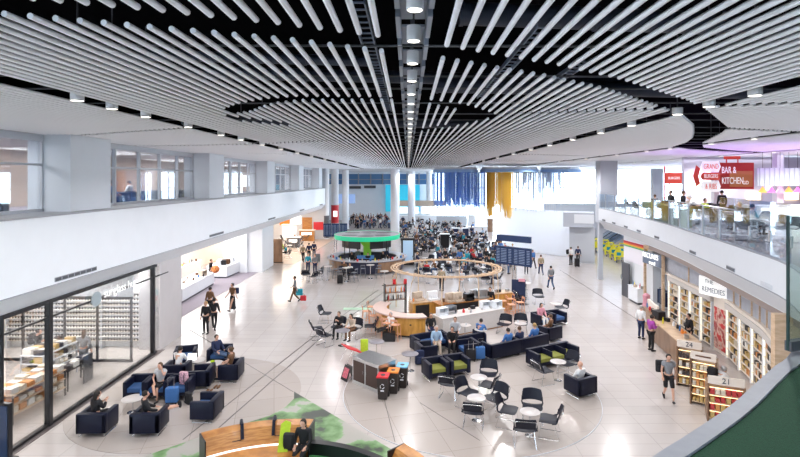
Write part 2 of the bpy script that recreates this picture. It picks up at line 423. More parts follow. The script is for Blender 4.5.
# lower left: end walls and shop rooms
b = MB(); b.box((-18.4, 34, 1.95), (.2, 62, 3.9)); struct('wall_shop_back', b, CREAM)
b = MB(); b.box((-15.2, 24.5, 1.95), (6.4, .2, 3.9)); b.box((-11.55, 23.4, 1.95), (.95, 2.1, 3.9)); struct('wall_shop_side', b, WALLG)
b = MB(); b.box((-13.6, 42.9, 1.95), (3.2, 3.4, 3.9)); struct('wall_shop_end', b, WHITE)
for y, x in ((40.2, -12.9), ):
    b = MB(); b.box((x - .6, y + 1.0, 1.95), (.6, .5, 3.9)); struct('wall_pilaster', b, WHITE)
# shop one glazed front
for i, (y, wd) in enumerate(((13.62, .05), (15.45, .16), (21.75, .14))):
    b = MB(); b.box((-11.1, y, 1.95), (.16, wd, 3.9), bev=.01)
    struct('window_frame_post', b, BLACK)
b = MB(); b.box((-11.1, 18.3, 3.36), (.07, 9.6, .05)); b.box((-11.1, 17.8, 3.84), (.14, 8.4, .1)); b.box((-11.1, 17.8, .06), (.12, 8.4, .08)); o = struct('window_11', b, BLACK)
g = MB()
for y0, y1 in ((11, 13.7), (13.8, 15.36), (15.55, 21.66), (21.84, 23.2)): g.box((-11.1, (y0 + y1) / 2, 1.95), (.02, y1 - y0, 3.68))
g.obj('pane', GLASS, o)

# far end of the hall
b = MB(); b.box((-7, 95, 3.4), (24, .4, 6.8)); b.box((-7, 95, 9), (24, .4, .5)); struct('wall_far', b, WALLW)
b = MB()
for i in range(11): b.box((-18.6 + i * 2.3, 94.9, 7.8), (.22, .2, 2.2))
b.box((-7, 94.9, 7.7), (24, .15, .12)); o = struct('window_12', b, MGREY)
g = MB(); g.box((-7, 95, 7.75), (24, .04, 2.1)); g.obj('pane', mat('pane_blue', (.10, .22, .42), .1), o)
b = MB(); b.box((-14.6, 64.5, 4.6), (8.0, .4, 9.2)); b.box((-19, 80, 4.6), (.4, 31, 9.2)); struct('wall_left_far', b, LGREY)
# big glazing on the far right
b = MB(); FX0, FX1 = 5.5, 42
for i in range(10): b.box((FX0 + 4 * i, 95, 4.6), (.16, .2, 9.2))
for z in (.1, 3.1, 6.1, 9.0): b.box(((FX0 + FX1) / 2, 95, z), (FX1 - FX0, .14, .12))
o = struct('window_13', b, LGREY)
g = MB(); g.box(((FX0 + FX1) / 2, 95.02, 4.6), (FX1 - FX0, .03, 9.0)); g.obj('pane', GLASS, o)
b = MB()
for i in range(8): b.box((42, 62 + 4.6 * i, 4.6), (.2, .16, 9.2))
for z in (.1, 3.1, 6.1, 9.0): b.box((42, 78, z), (.14, 34, .12))
o = struct('window_14', b, LGREY)
g = MB(); g.box((42.02, 78, 4.6), (.03, 34, 9.0)); g.obj('pane', GLASS, o)

# columns
for i, (px, d, Y) in enumerate(((325.5, .95, 64.8), (335, 1.0, 70), (345.5, 1.05, 78), (395, 1.25, 71), (411.5, 1.25, 86), (429, 1.0, 92), (506, 1.5, 78))):
    x = (px - 408) / F * Y
    b = MB(); b.cyl((x, Y, 0), (x, Y, CE), d / 2, 28); b.cyl((x, Y, 0), (x, Y, .12), d / 2 + .04, 28)
    o = struct('wall_column', b, WHITE, smooth=True)
    if i == 1:
        b = MB(); b.lathe([(d / 2 + .03, 1.6), (d / 2 + .04, 4.1)], (x, Y, 0), 28); w_ = b.obj('column_wrap', RED); w_['kind'] = 'structure'
        p = MB(); p.box((x + .12, Y - d / 2 - .045, 2.9), (.55, .03, .8)); q = p.obj('notice_panel', LITW); tag(q, 'small white notice on the red wrapped column', 'sign')
    if i == 0:
        b = MB(); b.lathe([(d / 2 + .03, 0), (d / 2 + .04, 3.0)], (x, Y, 0), 28); w_ = b.obj('column_wrap', DGREY); w_['kind'] = 'structure'

# right side: curved balcony
FAS = [(-6, 1.9), (-2, 2.0), (0, 2.5), (1.0, 3.1), (1.85, 3.79), (2.34, 4.15), (3.02, 4.67), (3.69, 5.25), (4.15, 5.65), (4.68, 6.1), (6.2, 7.7), (8.0, 9.9), (9.5, 12.5), (10.3, 15.2), (10.95, 17.7), (11.7, 21), (12.4, 23.9), (13.3, 29), (14.0, 34), (14.4, 37.8)]
FC = [tuple(p) for p in lerp_path(FAS, 4)]
def off(path, d):
    out = []
    for i, p in enumerate(path):
        a = Vector(path[max(0, i - 1)]); c = Vector(path[min(len(path) - 1, i + 1)]); t = (c - a).normalized(); out.append((p[0] + t.y * d, p[1] - t.x * d))
    return out
b = MB(); b.strip(FC, [(0, 4.55), (0, 5.46), (.13, 5.46), (.13, 5.4), (.6, 5.4), (.6, 3.95), (.45, 3.95)])
struct('wall_right', b, mat('wall_right_paint', (.68, .71, .76), .5, noise=.01, nscale=2))
b = MB(); b.strip(FC, [(-.012, 4.55), (-.012, 4.58), (.02, 4.58), (.02, 4.55)]); struct('trim_6', b, MGREY)
b = MB(); b.strip(FC, [(-.01, 5.46), (-.01, 5.49), (.14, 5.49), (.14, 5.46)]); struct('trim_7', b, mat('coping_light', (.29, .31, .35), .5, noise=.06, nscale=6))
# upper floor slab and soffit below it
inner = off(FC, .14)
poly = inner + [(14.9, 38.5), (36, 38.5), (36, -3), (-6, -3)]
b = MB(); b.prism(poly, 5.2, 5.42); struct('floor_upper', b, mat('upper_floor', (.42, .41, .43), .25))
poly2 = [p for p in off(FC, .55) if p[1] > 10.5] + [(15, 38.3), (36, 38.3), (36, 10.5)]
b = MB(); b.prism(poly2, 3.86, 3.96); struct('ceiling_shop', b, WALLW)
b = MB(); tp = [p for p in off(FC, .145) if p[1] < 7.6]
b.prism(tp + [(9, 7.6), (9, -2), (-6, -2)], 5.38, 5.47); struct('floor_turf', b, TURF)
# pier at the end of the balcony
b = MB(); b.box((15.2, 38.3, 6.7), (1.3, 1.0, 4.7)); b.box((14.72, 38.3, 2.3), (.3, .3, 4.6)); struct('wall_pier', b, mat('pier_grey', (.50, .53, .59), .6))
# shop wall below
SW = [(11.2, 14.6), (11.75, 16), (12.4, 17.4), (12.8, 18.6), (13.2, 20), (13.6, 21.4), (13.8, 23.6), (14.3, 27.5), (14.45, 30.5), (14.4, 33.6)]
SWC = [tuple(p) for p in lerp_path(SW, 5)]
b = MB(); b.strip([p for p in SWC if p[1] < 28.6], [(.75, 0), (.75, 3.9), (.95, 3.9), (.95, 0)]); struct('wall_shop_right', b, CREAM)
b = MB(); b.strip([p for p in off(FC, .62) if 12.4 < p[1] < 29], [(0, 3.62), (0, 3.88), (.3, 3.88), (.3, 3.62)]); struct('trim_8', b, mat('rim_brown', (.30, .24, .22), .5))
b = MB(); b.box((15.1, 31.6, 1.95), (1.2, 4.0, 3.9)); struct('wall_shop_far', b, WHITE)
b = MB(); b.box((11.9, 13.6, 1.95), (3.6, .2, 3.9), rz=-.15); struct('wall_shop_near', b, WOODL)
# upper floor walls
b = MB(); b.box((27, 32, 7.25), (18.8, .25, 3.6)); struct('wall_upper_back', b, WALLL)
b = MB(); b.box((36, 18, 4.5), (.3, 42, 9)); struct('wall_right_outer', b, WALLG)
b = MB(); b.box((24.2, 25, 7.05), (9, .25, .28)); b.box((20.9, 25, 6.2), (.3, .3, 1.6)); b.box((19.6, 26.5, 7.2), (.35, .35, 3.6)); b.box((17.2, 28, 6.9), (.3, .3, 3.0)); struct('wall_upper_frame', b, WHITE)
# recess and grey walls beyond the balcony
b = MB(); b.box((22, 59, 2.4), (12, .3, 4.8)); b.box((31, 49, 2.4), (.3, 21, 4.8)); struct('wall_recess', b, mat('wall_cool', (.55, .58, .62), .6))
b = MB(); b.box((19, 39.3, 5.0), (8, .3, .9)); struct('wall_recess_fascia', b, WALLW)
cw = [tuple(p) for p in lerp_path([(11.0, 60), (13.0, 53.5), (15.4, 50.2), (18.0, 49.4)], 8)]
b = MB(); b.strip(cw, [(0, 0), (0, 4.5), (.04, 4.5), (.04, 0)]); struct('wall_curved', b, frosted('frosted_wall'))

b = MB(); b.box((8, -12, 5.5), (60, .3, 11.4)); struct('wall_light_block', b, WALLW)  # unseen wall added behind the camera to cut light from the rear
# ---------------------------------------------------------------- ceiling
b = MB(); b.box((8, 38, 11.2), (70, 96, .2)); struct('ceiling', b, VOID)
b = MB(); b.box((-12.1, 33, 9.75), (.2, 66, 1.3)); b.box((-15.5, 33, 9.1), (6.6, 64, .1)); struct('ceiling_lounge', b, WALLG)
b = MB(); b.box((12, 81, 9.18), (66, 30, .12)); struct('ceiling_far', b, mat('ceiling_far_white', (.75, .76, .8), .6))
b = MB(); b.box((29, 30, 9.2), (13, 72, .1)); struct('ceiling_right', b, mat('ceiling_right_panel', (.62, .56, .68), .6))
def interp(tab, x):
    if x < tab[0][0] or x > tab[-1][0]: return None
    for a, c in zip(tab, tab[1:]):
        if a[0] <= x <= c[0]:
            t = (x - a[0]) / max(1e-6, c[0] - a[0]); return tuple(a[k] + (c[k] - a[k]) * t for k in (1, 2))
GAPS = [
    [(-14, 2.2, 2.8), (-5.6, 3.6, 4.1), (-3.66, 3.95, 4.5), (-2.36, 4.33, 4.95), (-1.23, 4.75, 5.35), (-.3, 5.17, 5.8), (.44, 5.55, 6.15), (1.2, 6.0, 6.67), (1.95, 6.46, 7.15), (3.13, 7.35, 8.1), (5.24, 9.33, 10.3),
     (6.43, 10.7, 11.7), (7.7, 12.35, 13.5), (9.08, 14.15, 15.9), (10, 15.9, 17.6), (11.0, 18.2, 19.8), (11.9, 20.2, 22.6), (13.5, 22.8, 24.2), (16, 24.8, 26.0), (19, 26.6, 27.2)],
    [(9.1, 14.15, 14.5), (11.8, 15.2, 15.5), (19, 14.9, 15.1)],
    [(-3.9, 10.5, 11.3), (-3.4, 9.8, 10.9), (-2.97, 9.4, 10.2), (-2.57, 9.1, 9.74), (-2, 8.85, 9.4), (-.3, 8.9, 9.35), (.3, 9.15, 9.7), (.95, 9.6, 10.5), (1.13, 9.8, 10.7), (1.2, 9.9, 14.1), (1.52, 10.4, 13.3), (1.75, 10.8, 12.8), (1.95, 11.2, 12.2)],
    [(-4.3, 11.3, 12.6), (-3.7, 12.3, 13.3), (-3.1, 13.1, 13.95)],
    [(-12, 17.2, 17.45), (-10.9, 16.4, 16.65), (-5.86, 13.9, 14.15)],
    [(.2, 14.6, 15.8), (.72, 13.8, 14.8), (1.19, 13.1, 14.2)],
    [(-12, 21.5, 21.8), (-9, 21.2, 21.5), (-5.7, 20.3, 20.6), (-1.2, 17.6, 17.95), (-.25, 15.9, 16.3)],
    [(-9, 27.4, 27.7), (-2.9, 30.6, 30.9), (-.2, 31, 31.3)],
    [(2.5, 10.9, 11.1), (3.3, 10.8, 11.0), (5.2, 10.35, 10.6)], [(6.0, 10.05, 10.3), (7.4, 9.5, 9.75), (12, 8.3, 8.5)],
    [(6.3, 28.7, 29.1), (12.5, 31, 31.4)], [(3, 37.4, 37.9), (19, 38, 38.5)], [(-12, 44, 44.5), (19, 46, 46.5)]]
def blocks(x):
    g = []
    for t in GAPS:
        r = interp(t, x)
        if r: g.append(r)
    g.sort(); out = []; y = -3.0
    for a, c in g:
        if a - y > .25: out.append((y, a))
        y = max(y, c)
    out.append((y, 66.0)); return out
xs = []
x = -.31; k = 1
while x > -11.9:
    if not (-6.3 < x < -5.68): xs.append((x, 'left', k))
    x -= .185; k += 1
x = .43; k = 1
while x < 22.5:
    if not (5.64 < x < 6.18 or 11.86 < x < 12.4 or 18.72 < x < 19.28): xs.append((x, 'right', k))
    x += .19; k += 1
segs = []
for x, side, k in xs:
    for j, (y0, y1) in enumerate(blocks(x)):
        if y1 < .5: continue
        segs.append((x, side, k, j, max(y0, -3), y1))
def size_in_view(s):
    x, _, _, _, y0, y1 = s; y0 = max(y0, 4.0, abs(x) / .83)
    return 0 if y1 <= y0 else (1 / y0 - 1 / y1) * math.hypot(x, 1.5) / math.hypot(1, 0) * (1 / y0)
segs.sort(key=size_in_view, reverse=True)
unit = MB().cyl((0, 0, 0), (0, 1, 0), .030, 10).mesh('baffle', BAFFLE, True)
secs = {0: 'nearest the viewer, before the first curved gap', 1: 'past the first curved gap', 2: 'past the second curved gap', 3: 'past the third curved gap', 4: 'in the fifth section back', 5: 'in the sixth section back', 6: 'in the seventh section back', 7: 'in the eighth section back'}
for s in segs[:296]:
    x, side, k, j, y0, y1 = s
    o = bpy.data.objects.new('ceiling_baffle', unit); COL.objects.link(o); o.location = (x, y0, CE); o.scale = (1, y1 - y0, 1)
    tag(o, '%s white tube %s of the downlight strip, %s' % (ORD[k - 1], side, secs[j]), 'ceiling baffle', 'round white ceiling baffles')
b = MB()
for s in segs[296:]:
    x, side, k, j, y0, y1 = s; b.cyl((x, y0, CE), (x, y1, CE), .030, 8)
o = b.obj('ceiling_baffles_beyond', BAFFLE, smooth=True); tag(o, 'white ceiling tubes running away over the far and outer parts of the hall', 'ceiling baffles', None, 'stuff')
b = MB(); b.box((8, 66.3, 10.2), (70, .2, 2.2)); b.box((-12.3, 30, 10.4), (.2, 74, 1.9)); b.box((23.2, 30, 10.2), (.2, 74, 2.0)); b.box((8, -5, 10.2), (70, .2, 2.2)); struct('wall_void', b, VOID)
# black cross rails, ducts and trays above the baffles
for i in range(26):
    y = 4.2 + i * 1.55 + (i % 3) * .2; b = MB(); b.cyl((-12.22, y, CE + .12), (23.12, y + .3 * math.sin(i), CE + .12), .016, 6)
    o = b.obj('hanger_rail', RAIL); tag(o, 'thin dark hanger rail crossing above the baffles, %s from the viewer' % ORD[i], 'ceiling rail', 'hanger rails above the baffles')
for i, (x0, x1, y, z, r, m) in enumerate(((-10, -.6, 5.0, 10.1, .14, DUCT), (.8, 14, 7.8, 10.2, .18, DUCT), (-9, -.6, 8.7, 9.9, .1, DUCT), (.7, 16, 12.6, 10.0, .2, DUCT), (-8, 8, 12.2, 10.3, .16, DUCT), (2, 18, 5.4, 10.3, .2, DUCT), (-9, 12, 20, 10.0, .2, DUCT))):
    b = MB(); b.cyl((x0, y, z), (x1, y + (x1 - x0) * .12, z), r, 14)
    for q in range(6): b.cyl((x0 + (x1 - x0) * q / 6, y + (x1 - x0) * q / 6 * .12, z), (x0 + (x1 - x0) * q / 6 + .06, y + (x1 - x0) * q / 6 * .12, z), r + .02, 14)
    o = b.obj('air_duct', m, smooth=True); tag(o, ['dark round duct crossing above the nearest left tubes', 'dark duct over the black curved gap on the right', 'slimmer dark duct left of the downlight strip', 'wide duct above the right tubes past the curved gap', 'duct crossing both sides of the strip further back', 'wide duct above the nearest right tubes', 'far duct crossing the whole baffle field'][i], 'air duct', 'ducts in the ceiling void')
for i, (x, y, L) in enumerate(((-.62, 6.0, 9.5), (1.9, 7.0, 6), (3.2, 9, 8))):
    b = MB()
    for sx in (-.1, .1): b.box((x + sx, y + L / 2, 9.75), (.02, L, .08))
    for q in range(int(L / .25)): b.box((x, y + q * .25, 9.73), (.2, .03, .02))
    o = b.obj('cable_tray', mat('tray', (.22, .27, .38), .4, .4)); tag(o, ['ladder cable tray beside the downlight strip', 'ladder cable tray above the first right tubes', 'ladder cable tray further right above the tubes'][i], 'cable tray')
# central strip of cylindrical downlights
def downlight(r=.075, h=.16):
    t = thing('downlight', 'x', 'ceiling light')
    b = MB(); b.lathe([(r - .012, 0), (r, 0), (r, h), (.001, h)], seg=20); b.obj('body', LAMPW, t, True)
    b = MB(); b.lathe([(.001, .03), (r - .012, .03), (r - .012, 0)], seg=20); b.obj('lens', LAMPE, t)
    b = MB(); b.box((0, 0, h + 1.0), (.02, .02, 2.0)); b.obj('stem', RAIL, t); return t
DL = downlight(); DLB = downlight(.11, .15)
ys = [4.33, 5.3, 6.33, 7.45, 8.6, 9.7, 10.8, 12, 13.2, 14.3, 15.4, 17, 19, 21, 23, 25.5, 28, 31, 34, 38, 42, 47, 52, 58]
for i, y in enumerate(ys):
    place(DL, (.06, y, CE - .03), 0, '%s cylindrical downlight of the central strip, counted from the viewer' % ORD[i], 'central strip downlights')
    b = MB(); b.box((-.1, 0, .09), (.05, .75, .2)); b.box((.22, 0, .09), (.05, .75, .2)); b.box((.06, 0, .22), (.3, .75, .03))
    o = b.obj('light_bracket', BRACK); o.location = (0, y, CE + .12); tag(o, 'pale channel bracket around the %s downlight of the central strip' % ORD[i], 'bracket', 'channel brackets of the central strip')
for side, x, lst in (('left', -5.98, [4.4, 6.6, 9.04, 10.1, 11.4, 13.6, 16, 17.9, 20.5, 23.5, 27, 31, 36, 42, 50]), ('right', 5.9, [5.5, 8.5, 9.8, 10.95, 13.2, 15.3, 17.9, 20.8, 24, 28, 33, 39, 46]), ('far right', 12.12, [15, 17.5, 20, 23.1, 25.4, 29, 34, 40, 47]), ('outermost', 19.0, [22, 26, 30.5, 36, 42, 50])):
    for i, y in enumerate(lst):
        place(DLB, (x, y, CE - .07), 0, '%s wide downlight along the %s lengthwise slot, counted from the viewer' % (ORD[i], side), 'downlights along the lengthwise slots')
# spots along those lamp rows; right side boosted to whiten floor, farthest lack fittings
for x, lst in ((.06, [5, 9, 13, 18, 24, 31, 40, 50, 60]), (-5.98, [8, 13, 18, 24, 31, 40, 50, 60]), (5.9, [8, 13, 18, 24, 31, 40, 50, 60]), (12.12, [16, 22, 29, 37, 46, 56]), (19.0, [22, 30, 40, 50, 60]), (.06, [70, 84]), (-10, [72, 86]), (12, [70, 84]), (24, [70, 84])):
    for y in lst: spot('downlight_beam', (x, y, CE - .12), LAMP_POWER * (2.2 if x > 5 and 20 < y < 62 else 1.3 if x < -5 else 1 if y < 20 else 1.15 if y < 45 else 1.3), 160, .08)
# ---------------------------------------------------------------- people
def skin_mesh(chains, sub=1):
    """chains: list of (points, radii) sharing joints; grown with a Skin modifier into one surface"""
    vs = []; rad = []; es = []; idx = {}
    for pts, rs in chains:
        prev = None
        for p, r in zip(pts, rs):
            k = tuple(round(c, 4) for c in p)
            if k not in idx: idx[k] = len(vs); vs.append(p); rad.append(r)
            i = idx[k]
            if prev is not None: es.append((prev, i))
            prev = i
    me = bpy.data.meshes.new('skin'); me.from_pydata([tuple(v) for v in vs], es, [])
    o = bpy.data.objects.new('skin', me); COL.objects.link(o)
    md = o.modifiers.new('s', 'SKIN'); md.use_smooth_shade = True
    for i, r in enumerate(rad):
        rr = r if isinstance(r, tuple) else (r, r); me.skin_vertices[0].data[i].radius = rr
        me.skin_vertices[0].data[i].use_root = (i == 0)
    sb = o.modifiers.new('u', 'SUBSURF'); sb.levels = sub
    bpy.context.view_layer.update()
    out = bpy.data.meshes.new_from_object(o.evaluated_get(bpy.context.evaluated_depsgraph_get()))
    bpy.data.objects.remove(o); bpy.data.meshes.remove(me); return out
V = Vector
def POSE(n):
    J = dict(pel=V((0, 0, .93)), sp=V((0, 0, 1.12)), ch=V((0, .01, 1.30)), nk=V((0, .01, 1.46)), hd=V((0, .03, 1.60)),
             sL=V((-.18, 0, 1.39)), sR=V((.18, 0, 1.39)), eL=V((-.24, -.02, 1.12)), eR=V((.24, -.02, 1.12)), wL=V((-.25, .06, .88)), wR=V((.25, .06, .88)),
             hL=V((-.09, 0, .88)), hR=V((.09, 0, .88)), kL=V((-.10, .02, .48)), kR=V((.10, .02, .48)), aL=V((-.11, 0, .09)), aR=V((.11, 0, .09)))
    if n == 'walk':
        J.update(kL=V((-.1, .18, .52)), aL=V((-.1, .30, .12)), kR=V((.1, .02, .48)), aR=V((.1, -.28, .15)), wL=V((-.24, -.12, .88)), wR=V((.24, .24, .95)), eR=V((.24, .04, 1.12)))
    if n == 'phone':
        J.update(eR=V((.23, .03, 1.12)), wR=V((.10, .26, 1.22)), eL=V((-.23, .03, 1.12)), wL=V((-.06, .25, 1.18)), hd=V((0, .07, 1.585)))
    if n == 'lean':
        J.update(sp=V((0, .08, 1.10)), ch=V((0, .24, 1.22)), nk=V((0, .36, 1.32)), hd=V((0, .46, 1.40)), sL=V((-.18, .30, 1.27)), sR=V((.18, .30, 1.27)),
                 eL=V((-.22, .42, 1.06)), eR=V((.22, .42, 1.06)), wL=V((-.14, .60, .98)), wR=V((.14, .60, .98)))
    if n.startswith('sit'):
        d = {'sit': .0, 'sitphone': .0, 'sitback': -.10, 'sitcross': -.03, 'sitfwd': .14, 'sitlong': -.14}[n]
        J.update(pel=V((0, -.02, .54)), sp=V((0, -.04 + d * .4, .74)), ch=V((0, -.03 + d * .8, .93)), nk=V((0, -.02 + d, 1.08)), hd=V((0, .02 + d, 1.22)),
                 sL=V((-.18, -.03 + d * .9, 1.01)), sR=V((.18, -.03 + d * .9, 1.01)), eL=V((-.24, .04 + d * .5, .77)), eR=V((.24, .04 + d * .5, .77)), wL=V((-.16, .26, .66)), wR=V((.16, .26, .66)),
                 hL=V((-.09, .02, .53)), hR=V((.09, .02, .53)), kL=V((-.11, .42, .53)), kR=V((.11, .42, .53)), aL=V((-.12, .44, .09)), aR=V((.12, .44, .09)))
        if n == 'sitphone': J.update(wL=V((-.05, .26, .92)), wR=V((.06, .26, .93)), eL=V((-.22, .10, .78)), eR=V((.22, .10, .78)))
        if n == 'sitcross': J.update(kR=V((.03, .42, .64)), aR=V((-.14, .62, .34)), wR=V((.05, .30, .70)), wL=V((-.12, .10, 1.12)), eL=V((-.24, .16, .92)))
        if n == 'sitlong': J.update(kL=V((-.09, .46, .60)), kR=V((.09, .46, .62)), aL=V((-.08, .88, .58)), aR=V((.10, .88, .62)))
        if n == 'sitfwd': J.update(wL=V((-.12, .42, .74)), wR=V((.12, .42, .74)), eL=V((-.24, .20, .80)), eR=V((.24, .20, .80)))
    return J
def head_mb(b, J):
    h = J['hd']; f = (J['hd'] - J['nk']); tilt = -math.atan2(f.y - .02, f.z)
    b.sph(h, .1, .80, .98, 1.16, 16, 12, tilt)
    b.sph(h + V((0, .02, -.055)), .062, .85, 1.0, .9, 10, 7)              # jaw
    b.sph(h + V((0, .105, -.012)), .017, .8, 1.1, 1.6, 6, 5)              # nose
    b.sph(h + V((0, .093, -.052)), .022, 1.0, .45, .35, 6, 4)             # mouth
    for s in (-1, 1): b.sph(h + V((s * .08, .0, -.01)), .024, .4, .8, 1.2, 6, 5)
    b.mi = 1
    for s in (-1, 1): b.sph(h + V((s * .032, .086, .012)), .011, 1, .7, .8, 6, 4)
    b.mi = 0
def hand_mb(b, w, e, side):
    d = (w - e).normalized(); s = V((1, 0, 0)) * side; up = d.cross(s).normalized(); s = up.cross(d).normalized() * -1
    c = w + d * .05
    b.tube([w - d * .01, w + d * .03, w + d * .085], .03, 8, rad=[.026, .036, .03])
    for i, L in enumerate((.068, .078, .072, .055)):
        o_ = s * (-.024 + .016 * i); p = w + d * .078 + o_
        b.tube([p, p + d * L * .5 + up * .008, p + d * L * .85 + up * .03], .009, 5, rad=[.0095, .0088, .007])
    p = w + d * .03 - s * .03
    b.tube([p, p + d * .03 - s * .02, p + d * .062 - s * .018 + up * .015], .01, 5, rad=[.012, .011, .008])
PROT = {}
def person_proto(pose, low='long', hair='short'):
    key = (pose, low, hair)
    if key in PROT: return PROT[key]
    J = POSE(pose); sit = pose.startswith('sit')
    t = bpy.data.objects.new('person', None); COL.objects.link(t)
    torso = [J['pel'], J['sp'], J['ch'], J['nk'], J['nk'].lerp(J['hd'], .6)]
    def limb(a, m, e): return [a, a.lerp(m, .5), m, m.lerp(e, .35), e]
    ch = [(torso, [(.125, .10), (.115, .09), (.135, .095), .052, .05])]
    for s in 'LR':
        ch.append(([J['ch'], J['s' + s]] + limb(J['s' + s], J['e' + s], J['w' + s])[1:], [(.135, .095), .058, .046, .038, .036, .025]))
        foot = V((0, .13, -.045))
        ch.append(([J['pel'], J['h' + s]] + limb(J['h' + s], J['k' + s], J['a' + s])[1:], [(.125, .10), .085, .072, .052, .052, .036]))
    me = skin_mesh(ch)
    b = MB(); b.bm.from_mesh(me); bpy.data.meshes.remove(me)
    for f in b.bm.faces: f.material_index = 0; f.smooth = True
    head_mb(b, J)
    hand_mb(b, J['wL'], J['eL'], -1); hand_mb(b, J['wR'], J['eR'], 1)
    b.obj('body', [SKIN[0], EYE], t, True)
    # top
    ch = [([J['pel'], J['sp'], J['ch'], J['nk'] + V((0, 0, -.02))], [(.142, .118), (.135, .11), (.168, .13), .085])]
    for s in 'LR':
        if low == 'skirt' or pose == 'sitcross' or hair == 'bun': pts = [J['ch'], J['s' + s], J['s' + s].lerp(J['e' + s], .55)]; rr = [(.168, .13), .086, .068]
        else: pts = [J['ch'], J['s' + s], J['e' + s], J['e' + s].lerp(J['w' + s], .85)]; rr = [(.168, .13), .086, .060, .048]
        ch.append((pts, rr))
    o = bpy.data.objects.new('shirt', skin_mesh(ch)); COL.objects.link(o); o.parent = t; o.data.materials.clear(); o.data.materials.append(CLOTH['grey'])
    # bottom
    if low == 'skirt' or low == 'longskirt':
        b = MB(); z1 = .55 if low == 'skirt' else .16; z0 = J['pel'].z + .06
        if sit: b.tube([J['pel'], J['pel'] + V((0, .2, .02)), (J['kL'] + J['kR']) / 2], .15, 12, rad=[.16, .17, .15])
        else: b.lathe([(.12, z0), (.165, z0 - .12), (.20, z1 + .1), (.22, z1), (.2, z1 + .01)], (J['pel'].x, J['pel'].y, 0), 16, sy=.85)
        b.obj('skirt', CLOTH['black'], t, True)
    else:
        ch = []
        for s in 'LR':
            h, k, a = J['h' + s], J['k' + s], J['a' + s]
            if low == 'shorts': pts = [J['pel'], h, h.lerp(k, .5), k]; rr = [(.14, .115), .105, .092, .08]
            else: pts = [J['pel'], h, h.lerp(k, .5), k, k.lerp(a, .4), a]; rr = [(.14, .115), .102, .088, .068, .066, .056]
            ch.append((pts, rr))
        o = bpy.data.objects.new('trousers', skin_mesh(ch)); COL.objects.link(o); o.parent = t; o.data.materials.clear(); o.data.materials.append(CLOTH['navy'])
    for s in 'LR':
        a = J['a' + s]; k = J['k' + s]; b = MB(); d = (a - k).normalized()
        fw = V((0, 1, 0)) if abs(d.z) > .6 else V((0, .25, .95))
        fw = (fw - d * fw.dot(d)).normalized(); c = a + d * .035
        b.tube([c - fw * .06, c, c + fw * .08, c + fw * .17], .04, 10, rad=[.034, .046, .042, .026]); b.obj('shoe', CLOTH['black'], t, True)
    h = J['hd']; b = MB()
    b.sph(h + V((0, -.018, .022)), .108, .86, .98, 1.05, 14, 10)
    # keep the face free: cut the front low part of the hair cap
    for v in list(b.bm.verts):
        if v.co.y > h.y + .045 and v.co.z < h.z + .07: v.co.y = h.y + .045
        if hair == 'short' and v.co.z < h.z - .03: v.co.z = h.z - .03
    if hair == 'long': b.tube([h + V((0, -.06, 0)), h + V((0, -.085, -.12)), h + V((0, -.08, -.26))], .07, 10, rad=[.075, .07, .03])
    if hair == 'bun': b.sph(h + V((0, -.11, .06)), .045)
    b.obj('hair', HAIR[0], t, True)
    PROT[key] = t; return t
PCOUNT = {}
def person(x, y, face, pose, top, low, label, z=0.0, lows='long', hair='short', hc=0, sk=0, group=None, sc=1.0, shoes='black', cat='person'):
    t = person_proto(pose, lows, hair)
    mats = dict(body=SKIN[sk], shirt=CLOTH[top], trousers=CLOTH[low], skirt=CLOTH[low], hair=(SKIN[sk] if hc < 0 else HAIR[hc]), shoe=CLOTH[shoes])
    if pose.startswith('sit'): sc *= .92; z -= .01
    else: sc *= .94
    r = place(t, (x, y, z), R(face), label, group, sc, mats); r['category'] = cat
    if not group and 'group' in r: del r['group']
    return r
def pp(px, py, *a, **k):
    p = P(px, py, k.get('z', 0.0)); return person(p.x, p.y, *a, **k)

# bags ---------------------------------------------------------------
def backpack(label, loc, rz, c, group=None, sc=1.0):
    t = thing('backpack', label, 'backpack', loc, rz, group)
    b = MB(); b.box((0, 0, .23), (.30, .16, .44), bev=.06); b.box((0, -.10, .16), (.22, .07, .22), bev=.03); b.obj('pack', c, t, True)
    for s in (-1, 1):
        b = MB(); b.tube([(s * .09, .08, .40), (s * .10, .13, .36), (s * .10, .12, .15), (s * .09, .08, .06)], .012, 6); b.obj('strap', CLOTH['black'], t)
    t.scale = (sc, sc, sc); return t
def suitcase(label, loc, rz, c, hgt=.6, group=None):
    t = thing('suitcase', label, 'suitcase', loc, rz, group)
    b = MB(); b.box((0, 0, hgt / 2 + .06), (.40, .24, hgt), bev=.04); b.obj('shell', c, t, True)
    b = MB(); b.tube([(-.1, -.1, hgt), (-.1, -.1, hgt + .42), (.1, -.1, hgt + .42), (.1, -.1, hgt)], .012, 6); b.obj('handle', CHROME, t)
    for sx in (-1, 1):
        for sy in (-1, 1):
            b = MB(); b.cyl((sx * .15 - .015, sy * .08, .03), (sx * .15 + .015, sy * .08, .03), .03, 10); b.obj('wheel', BLACK, t)
    return t

